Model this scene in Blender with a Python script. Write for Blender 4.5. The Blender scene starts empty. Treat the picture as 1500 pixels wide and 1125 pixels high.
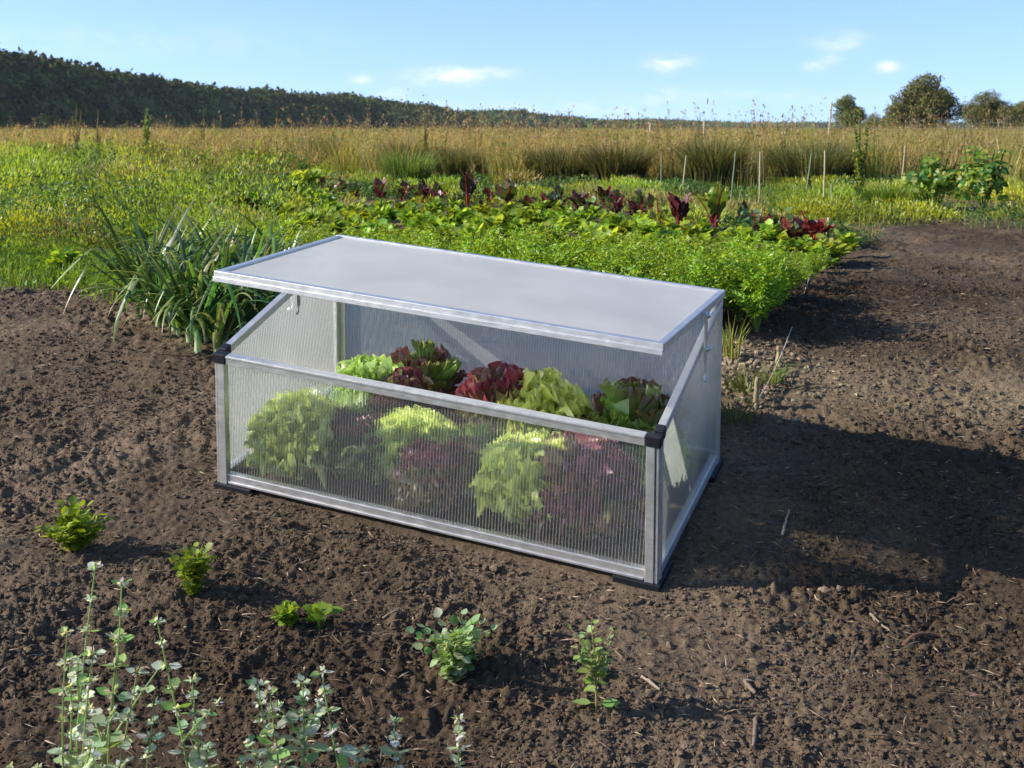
import bpy, math, random
import numpy as np
from mathutils import Matrix, Vector

rng = np.random.default_rng(7)
random.seed(7)
scene = bpy.context.scene
COL = scene.collection
PI = math.pi

# ------------------------------------------------------------------ camera numbers (photo is 1500 x 1125)
F, CX, HZ = 1841.27, 750.0, 187.35
cd = bpy.data.cameras.new("camera"); cam = bpy.data.objects.new("camera", cd); COL.objects.link(cam)
cam.location = (0, 0, 0); cam.rotation_euler = (PI/2, 0, 0)
cd.sensor_width = 36; cd.lens = F/1500*36
cd.shift_y = -(562.5-HZ)/1500
cd.clip_start = .05; cd.clip_end = 12000
cd.dof.use_dof = True; cd.dof.focus_distance = 3.0; cd.dof.aperture_fstop = 13
scene.camera = cam

# ------------------------------------------------------------------ cold frame placement
W_, D_, HF, HB = 1.08, .5888, .3153, .4145
LA, LS = .133, .5963
YAW, PIT, ROL = -.3759, .2248, .0159
SHX, SHY = -.0582, .1076
ORG = np.array([-.7011, 3.0008, -.8484])
def rotm():
    c, s = math.cos(YAW), math.sin(YAW); A = np.array([[c,-s,0],[s,c,0],[0,0,1]])
    c, s = math.cos(PIT), math.sin(PIT); B = np.array([[1,0,0],[0,c,-s],[0,s,c]])
    c, s = math.cos(ROL), math.sin(ROL); C = np.array([[c,0,s],[0,1,0],[-s,0,c]])
    return C@B@A
RB = rotm()
def BW(u, v, w): return RB@np.array([u+SHX*w, v+SHY*w, w])+ORG
nrm = RB[:, 2]
PB, PC = -nrm[0]/nrm[2], -nrm[1]/nrm[2]
PA = ORG[2]-PB*ORG[0]-PC*ORG[1]
LEV = -.60
def terr(x, y):
    x = np.asarray(x, float); y = np.asarray(y, float)
    P = PA+PB*np.clip(x, -3, 3)+PC*y
    k = .05
    h = np.clip(.5+.5*(LEV-P)/k, 0, 1)
    z = LEV*(1-h)+P*h-k*h*(1-h)
    k = .2; b = -1.52
    h = np.clip(.5+.5*(z-b)/k, 0, 1)
    return b*(1-h)+z*h+k*h*(1-h)
def ground(px, py):
    """where the ground seen at this place of the photograph lies"""
    a = (px-CX)/F; s = (py-HZ)/F
    lo, hi = .6, 300.
    for _ in range(60):
        m = (lo*hi)**.5
        if -s*m > terr(a*m, m): lo = m
        else: hi = m
    return np.array([a*lo, lo, float(terr(a*lo, lo))])

# ------------------------------------------------------------------ noise
def _h(ix, iy, s):
    n = (ix.astype(np.int64)*374761393+iy.astype(np.int64)*668265263+s*144665)&0x7fffffff
    n = ((n^(n>>13))*1274126177)&0x7fffffff
    return n^(n>>16)
def perlin(x, y, s=0):
    ix = np.floor(x); iy = np.floor(y); fx = x-ix; fy = y-iy
    u = fx*fx*fx*(fx*(fx*6-15)+10); v = fy*fy*fy*(fy*(fy*6-15)+10)
    def g(dx, dy):
        a = (_h(ix+dx, iy+dy, s)&1023)*(2*PI/1024)
        return np.cos(a)*(fx-dx)+np.sin(a)*(fy-dy)
    return 1.4*((g(0,0)*(1-u)+g(1,0)*u)*(1-v)+(g(0,1)*(1-u)+g(1,1)*u)*v)
def fbm(x, y, o=4, s=0):
    r = 0; a = 1.
    for i in range(o):
        r = r+a*perlin(x*2**i+i*17.3, y*2**i-i*9.1, s+i); a *= .5
    return r
def smooth(a, b, x):
    t = np.clip((x-a)/(b-a), 0, 1); return t*t*(3-2*t)

# ------------------------------------------------------------------ mesh builder
class Geo:
    def __init__(s): s.v=[]; s.f={3:[],4:[]}; s.c=[]; s.n=0
    def add(s, v, f, c):
        v = np.asarray(v, float).reshape(-1, 3)
        c = np.asarray(c, float)
        if c.ndim == 1: c = np.tile(c, (len(v), 1))
        s.v.append(v); s.c.append(c.reshape(-1, 3))
        f = np.asarray(f, np.int64)
        s.f[f.shape[1]].append(f+s.n); s.n += len(v)
    def mesh(s, name, mat, smooth=True):
        v = np.concatenate(s.v); c = np.concatenate(s.c)
        fs = [np.concatenate(s.f[k]) for k in (3,4) if s.f[k]]
        me = bpy.data.meshes.new(name)
        loops = np.concatenate([f.ravel() for f in fs])
        tot = np.concatenate([np.full(len(f), f.shape[1], np.int32) for f in fs])
        start = np.concatenate([[0], np.cumsum(tot)[:-1]]).astype(np.int32)
        me.vertices.add(len(v)); me.loops.add(len(loops)); me.polygons.add(len(tot))
        me.vertices.foreach_set("co", v.astype(np.float32).ravel())
        me.loops.foreach_set("vertex_index", loops.astype(np.int32))
        me.polygons.foreach_set("loop_start", start)
        me.polygons.foreach_set("loop_total", tot)
        me.polygons.foreach_set("use_smooth", np.full(len(tot), smooth))
        a = me.color_attributes.new("Col", "FLOAT_COLOR", "POINT")
        a.data.foreach_set("color", np.c_[c, np.ones(len(c))].astype(np.float32).ravel())
        me.update(calc_edges=True)
        me.materials.append(mat)
        return me
    def build(s, name, mat, parent=None, smooth=True):
        o = bpy.data.objects.new(name, s.mesh(name, mat, smooth)); COL.objects.link(o)
        if parent is not None: o.parent = parent
        return o
def tag(o, label=None, cat=None, group=None, kind=None):
    if label: o["label"] = label
    if cat: o["category"] = cat
    if group: o["group"] = group
    if kind: o["kind"] = kind
    return o
def empty(name, loc, label, cat, group=None, rz=0):
    o = bpy.data.objects.new(name, None); COL.objects.link(o); o.empty_display_size = .1
    o.location = [float(q) for q in loc]; o.rotation_euler = (0, 0, rz)
    return tag(o, label, cat, group)
def put(name, me, loc, rz=0, sc=1., tilt=(0,0)):
    o = bpy.data.objects.new(name, me); COL.objects.link(o)
    o.location = [float(q) for q in loc]; o.rotation_euler = (tilt[0], tilt[1], rz)
    o.scale = (sc, sc, sc) if np.isscalar(sc) else sc
    return o
def nz(v): return v/np.maximum(np.linalg.norm(v, axis=-1, keepdims=True), 1e-9)

BOXF = np.array([[0,1,3,2],[4,6,7,5],[0,4,5,1],[2,3,7,6],[0,2,6,4],[1,5,7,3]])
def box_v(a, b):
    (x0,y0,z0),(x1,y1,z1) = a, b
    return np.array([[x,y,z] for x in (x0,x1) for y in (y0,y1) for z in (z0,z1)])
def tube(g, P, r, col, n=6, cap=True):
    P = np.asarray(P, float); m = len(P); r = np.broadcast_to(np.asarray(r, float), (m,))
    T = nz(np.gradient(P, axis=0))
    up = np.array([.31,.2,.93]); A = nz(np.cross(T, up)); B = np.cross(T, A)
    th = np.linspace(0, 2*PI, n, endpoint=False)
    V = P[:,None]+r[:,None,None]*(np.cos(th)[None,:,None]*A[:,None]+np.sin(th)[None,:,None]*B[:,None])
    i = np.arange(m-1)[:,None]*n; j = np.arange(n)[None]; k = (j+1)%n
    f = np.stack([i+j, i+k, i+n+k, i+n+j], -1).reshape(-1,4)
    col = np.asarray(col, float)
    if col.ndim == 2: col = np.repeat(col, n, axis=0)
    g.add(V.reshape(-1,3), f, col)
    if cap:
        c = col if col.ndim == 1 else col[-1]
        vv = np.concatenate([V[-1], P[-1:]]); g.add(vv, [[a,(a+1)%n,n] for a in range(n)], c)
def blades(g, base, az, h, w, bend, c0, c1, n=4, face=None, droop=.3):
    """grass-like tapering strips"""
    B = len(base); t = np.linspace(0, 1, n)[None,:]
    az = np.asarray(az); d = np.stack([np.cos(az), np.sin(az), np.zeros(B)], -1)
    h = np.asarray(h)[:,None]; bend = np.asarray(bend)[:,None]
    out = (bend*h*t**2)[...,None]*d[:,None]
    up = h*(t-droop*np.minimum(bend,1.6)*t**3)
    P = base[:,None]+out; P[...,2] += up
    fa = (az+rng.uniform(.6,2.5,B)) if face is None else face
    S = np.stack([np.cos(fa), np.sin(fa), np.zeros(B)], -1)[:,None]
    ww = (np.asarray(w)[:,None]*(1-t**1.6*.93)/2)[...,None]
    V = np.stack([P-S*ww, P+S*ww], 2).reshape(-1,3)
    i = (np.arange(B)*n*2)[:,None]+(np.arange(n-1)*2)[None]
    f = np.stack([i,i+1,i+3,i+2], -1).reshape(-1,4)
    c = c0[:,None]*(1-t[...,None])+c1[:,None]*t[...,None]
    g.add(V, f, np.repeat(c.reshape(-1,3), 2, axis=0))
def basis(d, up):
    """columns: side, along, normal"""
    y = nz(d); x = nz(np.cross(y, up)); z = np.cross(x, y)
    return np.stack([x, y, z], -1)
def place(g, tv, tf, pos, R, sc, col):
    """copies of a small template inside one mesh"""
    B = len(pos); k = len(tv)
    sc = np.asarray(sc, float)
    sc = sc[:,None,None] if sc.ndim == 1 else sc[:,None,:]
    V = np.einsum('bij,bkj->bki', R, tv[None]*sc)+pos[:,None]
    f = (np.arange(B)*k)[:,None,None]+np.asarray(tf)[None]
    col = np.asarray(col)
    c = np.repeat(col, k, axis=0) if col.ndim == 2 else col.reshape(-1,3)
    g.add(V.reshape(-1,3), f.reshape(-1, f.shape[-1]), c)
def rdir(B, zmin=-1., zmax=1.):
    z = rng.uniform(zmin, zmax, B); a = rng.uniform(0, 2*PI, B); r = np.sqrt(np.maximum(1-z*z, 0))
    return np.stack([r*np.cos(a), r*np.sin(a), z], -1)
def cmix(cols, B, jit=.15):
    cols = np.asarray(cols); c = cols[rng.integers(0, len(cols), B)]
    return np.clip(c*(1+rng.normal(0, jit, (B,1)))*(1+rng.normal(0, jit*.4, (B,3))), .002, .9)
DIA = np.array([[0,0,0],[.5,.45,.06],[0,1,-.04],[-.5,.45,.06]]); DIAF = np.array([[0,1,2,3]])
def fanleaf(out):
    out = np.asarray(out, float); c = np.array([[0,.42,-.05]])
    v = np.concatenate([np.c_[out, .07*np.abs(out[:,0])], c]); k = len(out)
    return v, np.array([[i,(i+1)%k,k] for i in range(k)])
LOBED = fanleaf([[0,0],[.13,.06],[.38,.02],[.36,.2],[.58,.3],[.42,.44],[.52,.66],[.28,.66],[.26,.88],[.1,.84],[0,1.02],
                 [-.1,.84],[-.26,.88],[-.28,.66],[-.52,.66],[-.42,.44],[-.58,.3],[-.36,.2],[-.38,.02],[-.13,.06]])
_a = np.linspace(0, 1, 9)
_o = [(.42*math.sin(PI*t**.75)*(1+.08*(-1)**i)+.02, t) for i, t in enumerate(_a)]
OVATE = fanleaf([(0,0)]+_o[1:-1]+[(0,1)]+[(-x,y) for x,y in _o[1:-1][::-1]])

# ------------------------------------------------------------------ materials
def newmat(name):
    m = bpy.data.materials.new(name); m.use_nodes = True; nt = m.node_tree; nt.nodes.clear()
    out = nt.nodes.new("ShaderNodeOutputMaterial"); return m, nt, out
def N(nt, t, **kw):
    n = nt.nodes.new("ShaderNode"+t)
    for k, v in kw.items():
        if k.startswith('i_'):
            n.inputs[k[2:].replace('_',' ')].default_value = v
        else: setattr(n, k, v)
    return n
def mathn(nt, op, a, b=None, c=None):
    n = N(nt, "Math", operation=op)
    for i, q in enumerate((a, b, c)):
        if q is None: continue
        if isinstance(q, (int, float)): n.inputs[i].default_value = q
        else: nt.links.new(q, n.inputs[i])
    return n.outputs[0]
def mixs(nt, fac, a, b):
    n = N(nt, "MixShader")
    if isinstance(fac, (int, float)): n.inputs[0].default_value = fac
    else: nt.links.new(fac, n.inputs[0])
    nt.links.new(a, n.inputs[1]); nt.links.new(b, n.inputs[2]); return n.outputs[0]
def mixc(nt, fac, a, b, blend='MIX'):
    n = N(nt, "Mix", data_type='RGBA', blend_type=blend)
    for q, i in ((fac, 0), (a, 6), (b, 7)):
        if isinstance(q, (int, float)): n.inputs[i].default_value = q
        elif isinstance(q, tuple): n.inputs[i].default_value = (*q, 1)
        else: nt.links.new(q, n.inputs[i])
    return n.outputs[2]
def foliage(name, trans=.42, gloss=.07, rough=.42, warm=(1.25,1.2,.7), vary=.2):
    m, nt, out = newmat(name); L = nt.links.new
    at = N(nt, "Attribute", attribute_name="Col")
    oi = N(nt, "ObjectInfo")
    hv = N(nt, "HueSaturation"); L(at.outputs[0], hv.inputs["Color"])
    L(mathn(nt, 'MULTIPLY_ADD', oi.outputs["Random"], .04, .48), hv.inputs["Hue"])
    L(mathn(nt, 'MULTIPLY_ADD', oi.outputs["Random"], vary*2, 1-vary), hv.inputs["Value"])
    d = N(nt, "BsdfDiffuse"); L(hv.outputs[0], d.inputs[0])
    tc = mixc(nt, 1., hv.outputs[0], warm, 'MULTIPLY')
    t = N(nt, "BsdfTranslucent"); L(tc, t.inputs[0])
    s = mixs(nt, trans, d.outputs[0], t.outputs[0])
    gl = N(nt, "BsdfGlossy"); gl.inputs["Roughness"].default_value = rough; gl.inputs[0].default_value = (.9,.95,1,1)
    L(mixs(nt, gloss, s, gl.outputs[0]), out.inputs[0])
    return m
MF = foliage("leaf_green", trans=.5, gloss=.025, rough=.5, warm=(1.3,1.15,.55))
MG = foliage("grass_blades", trans=.5, gloss=.015, rough=.5, warm=(1.25,1.1,.6))
MW = foliage("waxy_leaf", trans=.38, gloss=.04, rough=.42, warm=(1.2,1.2,.6))
ML = foliage("lettuce_leaf", trans=.48, gloss=.06, rough=.35, warm=(1.0,1.08,.95), vary=.06)
MD = foliage("distant_crown", trans=.12, gloss=.0, vary=.12)
def solid(name, rough=.85, spec=.2, bump=0., scale=60., metal=0.):
    m, nt, out = newmat(name); L = nt.links.new
    p = N(nt, "BsdfPrincipled"); p.inputs["Roughness"].default_value = rough; p.inputs["Metallic"].default_value = metal
    p.inputs["Specular IOR Level"].default_value = spec
    at = N(nt, "Attribute", attribute_name="Col")
    tc = N(nt, "TexCoord"); no = N(nt, "TexNoise"); no.inputs["Scale"].default_value = scale; no.inputs["Detail"].default_value = 5
    L(tc.outputs["Object"], no.inputs["Vector"])
    c = mixc(nt, mathn(nt, 'MULTIPLY_ADD', no.outputs[0], .9, -.1), mixc(nt, 1., at.outputs[0], (.6,.58,.55), 'MULTIPLY'), mixc(nt, 1., at.outputs[0], (1.3,1.3,1.3), 'MULTIPLY'))
    L(c, p.inputs["Base Color"])
    if bump:
        b = N(nt, "Bump"); b.inputs["Strength"].default_value = 1; b.inputs["Distance"].default_value = bump
        L(no.outputs[0], b.inputs["Height"]); L(b.outputs[0], p.inputs["Normal"])
    L(p.outputs[0], out.inputs[0]); return m
MWOOD = solid("weathered_wood", .8, .2, .001, 90)
MBARK = solid("bark", .9, .1, .05, 3)
MBLACK = solid("black_plastic", .5, .3, .0002, 40)

def soil_mat():
    m, nt, out = newmat("dug_soil"); L = nt.links.new
    p = N(nt, "BsdfPrincipled"); p.inputs["Roughness"].default_value = .95; p.inputs["Specular IOR Level"].default_value = .12
    at = N(nt, "Attribute", attribute_name="Col")
    tc = N(nt, "TexCoord")
    def noise(sc, det, ro=.6):
        n = N(nt, "TexNoise"); n.inputs["Scale"].default_value = sc; n.inputs["Detail"].default_value = det; n.inputs["Roughness"].default_value = ro
        L(tc.outputs["Object"], n.inputs["Vector"]); return n.outputs[0]
    n1 = noise(55, 6, .65); n2 = noise(260, 4, .7); n3 = noise(9, 3)
    f = mathn(nt, 'MULTIPLY_ADD', n1, 1.9, -.45)
    c = mixc(nt, f, mixc(nt, 1., at.outputs[0], (.5,.47,.44), 'MULTIPLY'), mixc(nt, 1., at.outputs[0], (1.45,1.45,1.45), 'MULTIPLY'))
    c = mixc(nt, mathn(nt, 'MULTIPLY_ADD', n2, 2.4, -1.3), c, mixc(nt, 1., at.outputs[0], (2.0,1.9,1.75), 'MULTIPLY'))
    L(c, p.inputs["Base Color"])
    hh = mathn(nt, 'ADD', mathn(nt, 'MULTIPLY', n1, .012), mathn(nt, 'MULTIPLY', n2, .0045))
    b = N(nt, "Bump"); b.inputs["Strength"].default_value = .9; b.inputs["Distance"].default_value = 1.
    L(hh, b.inputs["Height"]); L(b.outputs[0], p.inputs["Normal"])
    L(p.outputs[0], out.inputs[0]); return m
MSOIL = soil_mat()

def alu_mat():
    m, nt, out = newmat("mill_aluminium"); L = nt.links.new
    p = N(nt, "BsdfPrincipled"); p.inputs["Metallic"].default_value = .82
    tc = N(nt, "TexCoord"); mp = N(nt, "Mapping"); mp.inputs["Scale"].default_value = (14, 14, 90)
    L(tc.outputs["Object"], mp.inputs[0])
    n = N(nt, "TexNoise"); n.inputs["Scale"].default_value = 3; n.inputs["Detail"].default_value = 6; L(mp.outputs[0], n.inputs["Vector"])
    n2 = N(nt, "TexNoise"); n2.inputs["Scale"].default_value = 35; n2.inputs["Detail"].default_value = 4; L(tc.outputs["Object"], n2.inputs["Vector"])
    s = mathn(nt, 'ADD', mathn(nt, 'MULTIPLY', n.outputs[0], .5), mathn(nt, 'MULTIPLY', n2.outputs[0], .5))
    L(mixc(nt, s, (.40,.39,.37), (.80,.78,.74)), p.inputs["Base Color"])
    L(mathn(nt, 'MULTIPLY_ADD', s, .3, .27), p.inputs["Roughness"])
    b = N(nt, "Bump"); b.inputs["Distance"].default_value = .0003; L(n.outputs[0], b.inputs["Height"]); L(b.outputs[0], p.inputs["Normal"])
    L(p.outputs[0], out.inputs[0]); return m
MALU = alu_mat()

def sheen(nt, f0, k):
    """two-sided Schlick reflectance of a thin sheet"""
    ge = N(nt, "NewGeometry"); dt = N(nt, "VectorMath", operation='DOT_PRODUCT')
    nt.links.new(ge.outputs["Normal"], dt.inputs[0]); nt.links.new(ge.outputs["Incoming"], dt.inputs[1])
    c = mathn(nt, 'POWER', mathn(nt, 'SUBTRACT', 1., mathn(nt, 'ABSOLUTE', dt.outputs["Value"])), 5)
    return mathn(nt, 'MULTIPLY', mathn(nt, 'MULTIPLY_ADD', c, 1-f0, f0), k)
def poly_mat(name, axis, milk, clear, tint=(.95,.965,.96), pitch=.0074, tilt=.0009, rough=.06, ior=1.16, rib=.4, gloss=.8, grough=.16, webdark=.55, share=.35, milkc=(.82,.84,.83,1)):
    """twin-wall polycarbonate: clear flutes that smear sideways, thin milky ribs"""
    m, nt, out = newmat(name); L = nt.links.new
    tc = N(nt, "TexCoord"); sp = N(nt, "SeparateXYZ"); L(tc.outputs["Object"], sp.inputs[0])
    x = sp.outputs[axis]
    ph = mathn(nt, 'MULTIPLY', x, 2*PI/pitch); wv = mathn(nt, 'SINE', ph)
    bp = N(nt, "Bump"); bp.inputs["Strength"].default_value = 1.; bp.inputs["Distance"].default_value = tilt; L(wv, bp.inputs["Height"])
    web = mathn(nt, 'POWER', mathn(nt, 'MULTIPLY_ADD', mathn(nt, 'SINE', mathn(nt, 'ADD', ph, 2.4)), .5, .5), 5)
    tcol = mixc(nt, web, tint, tuple(q*webdark for q in tint))
    tr = N(nt, "BsdfTransparent"); L(tcol, tr.inputs[0])
    rf = N(nt, "BsdfRefraction"); L(tcol, rf.inputs[0]); rf.inputs["IOR"].default_value = ior; rf.inputs["Roughness"].default_value = rough
    L(bp.outputs[0], rf.inputs["Normal"])
    body = mixs(nt, clear, rf.outputs[0], tr.outputs[0])
    tl = N(nt, "BsdfTranslucent"); tl.inputs[0].default_value = (.88,.92,.90,1)
    df = N(nt, "BsdfDiffuse"); df.inputs[0].default_value = milkc
    mk = mixs(nt, share, tl.outputs[0], df.outputs[0])
    ribm = mathn(nt, 'POWER', mathn(nt, 'MULTIPLY_ADD', mathn(nt, 'COSINE', ph), .5, .5), 6)
    nn = N(nt, "TexNoise"); nn.inputs["Scale"].default_value = 5; L(tc.outputs["Object"], nn.inputs["Vector"])
    fac = mathn(nt, 'ADD', mathn(nt, 'MULTIPLY', ribm, rib), mathn(nt, 'MULTIPLY_ADD', nn.outputs[0], milk*.5, milk*.75))
    s = mixs(nt, fac, body, mk)
    gl = N(nt, "BsdfGlossy"); gl.inputs["Roughness"].default_value = grough; L(bp.outputs[0], gl.inputs["Normal"])
    L(mixs(nt, sheen(nt, .04, gloss), s, gl.outputs[0]), out.inputs[0])
    return m
MP_FRONT = poly_mat("twinwall_front", 0, .055, .5, rib=.22, webdark=.62, tilt=.003, ior=1.06, rough=.025)
MP_SIDE = poly_mat("twinwall_side", 1, .22, .7, share=.3, milkc=(.72,.82,.75,1), tilt=.0026, rough=.12, ior=1.07, rib=.16)
MP_BACK = poly_mat("twinwall_back", 0, .42, .45, tilt=.0026, rough=.16, ior=1.07, rib=.16)
MP_LID = poly_mat("twinwall_lid", 1, .9, .6, tilt=.0001, rough=.25, rib=.02, webdark=.95, gloss=.25, grough=.4, share=.42, milkc=(.80,.79,.765,1))
def skin_mat():
    m, nt, out = newmat("pane_inner_skin"); L = nt.links.new
    tr = N(nt, "BsdfTransparent"); tr.inputs[0].default_value = (.97,.98,.98,1)
    gl = N(nt, "BsdfGlossy"); gl.inputs["Roughness"].default_value = .15
    L(mixs(nt, sheen(nt, .03, .7), tr.outputs[0], gl.outputs[0]), out.inputs[0]); return m
MSKIN = skin_mat()

# ------------------------------------------------------------------ world, sun
SUN_EL, SUN_AZ = math.radians(28.5), math.radians(-93.5)      # azimuth clockwise from +Y: almost due left, a touch behind
sd = np.array([math.sin(SUN_AZ)*math.cos(SUN_EL), math.cos(SUN_AZ)*math.cos(SUN_EL), math.sin(SUN_EL)])
w = bpy.data.worlds.new("World"); scene.world = w; w.use_nodes = True
nt = w.node_tree; nt.nodes.clear(); L = nt.links.new
wo = N(nt, "OutputWorld"); bg = N(nt, "Background"); bg.inputs[1].default_value = .15
sky = N(nt, "TexSky", sky_type='NISHITA'); sky.sun_disc = False; sky.sun_elevation = SUN_EL; sky.sun_rotation = SUN_AZ
sky.air_density = 1.0; sky.dust_density = .5; sky.ozone_density = 3.; sky.altitude = 100
tc = N(nt, "TexCoord"); sp = N(nt, "SeparateXYZ"); L(tc.outputs["Generated"], sp.inputs[0])
lift = N(nt, 'VectorMath', operation='ADD'); L(tc.outputs['Generated'], lift.inputs[0]); lift.inputs[1].default_value = (0,0,.13)
nv_ = N(nt, 'VectorMath', operation='NORMALIZE'); L(lift.outputs[0], nv_.inputs[0]); L(nv_.outputs[0], sky.inputs['Vector'])
yy = mathn(nt, 'MAXIMUM', sp.outputs[1], .05)
ax = mathn(nt, 'DIVIDE', sp.outputs[0], yy); az_ = mathn(nt, 'DIVIDE', sp.outputs[2], yy)
cv = N(nt, "CombineXYZ"); L(ax, cv.inputs[0]); L(mathn(nt, 'MULTIPLY', az_, 2.2), cv.inputs[1])
cn = N(nt, "TexNoise"); cn.inputs["Scale"].default_value = 38; cn.inputs["Detail"].default_value = 7; cn.inputs["Roughness"].default_value = .62; L(cv.outputs[0], cn.inputs["Vector"])
acc = None
for px, py, rx, ry, st in [(650,112,55,13,.75),(700,108,60,9,.6),(972,93,24,11,.95),(1000,90,18,8,.5),(1193,95,14,7,1.0),(1222,87,13,6,.7),(1300,98,16,7,1.),
                           (1235,62,40,14,.5),(528,117,14,7,.6),(575,137,18,9,.7),(970,140,30,10,.4),(760,162,240,13,.35),(1120,140,200,10,.2),(200,60,260,24,.15)]:
    dx = mathn(nt, 'MULTIPLY', mathn(nt, 'SUBTRACT', ax, (px-CX)/F), F/rx)
    dz = mathn(nt, 'MULTIPLY', mathn(nt, 'SUBTRACT', az_, (HZ-py)/F), F/ry)
    r2 = mathn(nt, 'ADD', mathn(nt, 'MULTIPLY', dx, dx), mathn(nt, 'MULTIPLY', dz, dz))
    e = mathn(nt, 'MULTIPLY', mathn(nt, 'EXPONENT', mathn(nt, 'MULTIPLY', r2, -1.)), st)
    acc = e if acc is None else mathn(nt, 'ADD', acc, e)
cl = N(nt, "MapRange"); cl.inputs["From Min"].default_value = .36; cl.inputs["From Max"].default_value = .66; L(cn.outputs[0], cl.inputs[0])
fac = mathn(nt, 'MINIMUM', mathn(nt, 'MULTIPLY', mathn(nt, 'MULTIPLY', acc, cl.outputs[0]), mathn(nt, 'GREATER_THAN', sp.outputs[1], .1)), .85)
hs = N(nt, 'HueSaturation'); hs.inputs['Saturation'].default_value = 1.12; hs.inputs['Value'].default_value = .95; L(sky.outputs[0], hs.inputs['Color'])
tin = mixc(nt, 1., hs.outputs[0], (1.07,.965,1.03), 'MULTIPLY')
skyc = mixc(nt, fac, tin, (4.6,4.55,4.6))
L(skyc, bg.inputs[0]); L(bg.outputs[0], wo.inputs[0])
sl = bpy.data.lights.new("sun", "SUN"); sl.energy = 5.0; sl.angle = math.radians(.5); sl.color = (1,.93,.82)
so = bpy.data.objects.new("sun", sl); COL.objects.link(so); so.location = (-20, 0, 20)
so.rotation_euler = Vector(-sd).to_track_quat('-Z', 'Y').to_euler()

# ------------------------------------------------------------------ ground
def soil_amp(x, y):
    """keep the earth flat along the foot of the cold frame"""
    q = np.stack([x-ORG[0], y-ORG[1]], -1)
    u = q@RB[:2,0]/np.dot(RB[:2,0],RB[:2,0]); v = q@RB[:2,1]/np.dot(RB[:2,1],RB[:2,1])
    d = np.maximum(np.maximum(-u, u-W_), np.maximum(-v, v-D_))
    return smooth(.0, .13, d)
def soil_h(x, y):
    a = soil_amp(x, y)
    big = .016*fbm(x*1.7, y*1.7, 2, 3)+.008*perlin(x*5, y*5+.3, 5)
    w1 = .03*perlin(x*9, y*9, 31); w2 = .03*perlin(x*9, y*9, 32)
    n1 = perlin((x+w1)*11, (y+w2)*11, 7); n2 = perlin((x+w1)*27, (y+w2)*27, 8); n3 = perlin(x*58, y*58, 9); n4 = perlin(x*115, y*115, 10); n5 = perlin(x*190, y*190, 11)
    patch = .55+.9*smooth(-.3,.5,perlin(x*2.3,y*2.3,15))
    fine = patch*((.0085*n1+.0062*n2+.0062*n3+.0042*n4+.0026*n5+.005*np.abs(n2+.5*n3)))-.003
    ridge = .03*np.exp(-((y-2.62-.06*np.sin(x*3)+.02*x)/.09)**2)*smooth(-.35,-.9,x)*(.5+.5*perlin(x*4,y*4,33))
    return terr(x, y)+(big+ridge)*a+fine*(.35+.65*a)-.007*(1-a)
def soil_col(x, y):
    m = smooth(-.45, .55, fbm(x*1.3+4, y*1.3, 3, 21))[...,None]
    dry = np.array([.142,.105,.070]); wet = np.array([.066,.0465,.029])
    left = smooth(.3, -1.0, x)[...,None]*smooth(2.3,2.8,y)[...,None]
    m = np.clip(m*.75+left*.45, 0, 1)
    tanpatch = (np.exp(-(((x-1.25)/.55)**2+((y-3.55)/.22)**2))+np.exp(-(((x-.68)/.2)**2+((y-3.72)/.16)**2)*1.2))[...,None]
    darkpatch = np.exp(-(((x-1.55-.1*(y-4.8))/.75)**2+((y-4.75)/.62)**2)**2)[...,None]  # broad patch at the back right where the soil colour is darkened
    c = wet*(1-m)+dry*m
    c = c*(1-tanpatch*.6)+np.array([.24,.185,.115])*tanpatch*.6
    return c*(1-darkpatch*.45)*(1+.16*fbm(x*4,y*4,3,24))[...,None]
ys = 1.0*np.exp(np.linspace(0, math.log(10.5), 1150)); ts = np.linspace(-.62, .62, 820)
Y, T = np.meshgrid(ys, ts, indexing='ij'); X = T*(Y+.4)
Zs = soil_h(X, Y)
nr, nc = X.shape
i = (np.arange(nr-1)*nc)[:,None]+np.arange(nc-1)[None]
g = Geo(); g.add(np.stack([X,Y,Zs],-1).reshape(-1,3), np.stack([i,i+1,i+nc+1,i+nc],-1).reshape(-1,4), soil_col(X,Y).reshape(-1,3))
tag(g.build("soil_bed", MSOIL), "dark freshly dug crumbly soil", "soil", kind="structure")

def axisv(a, b, n, far):
    q = np.linspace(a, b, n); e = (b-a)/(n-1)*1.25**np.arange(1, 48)
    e = np.cumsum(e); e = e[e < far]
    return np.concatenate([a-e[::-1], q, b+e])
gx = axisv(-14, 14, 90, 5500); gy = axisv(-4, 30, 110, 5500)
GX, GY = np.meshgrid(gx, gy, indexing='ij')
GZ = terr(GX, GY)-.035
nr, nc = GX.shape; i = (np.arange(nr-1)*nc)[:,None]+np.arange(nc-1)[None]
gcol = np.array([.075,.095,.03])*(1+.3*fbm(GX*.4,GY*.4,3,40))[...,None]
g = Geo(); g.add(np.stack([GX,GY,GZ],-1).reshape(-1,3), np.stack([i,i+nc,i+nc+1,i+1],-1).reshape(-1,4), gcol.reshape(-1,3))
tag(g.build("ground", MSOIL), "grassy level ground running out to the hills", "ground", kind="structure")

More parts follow.
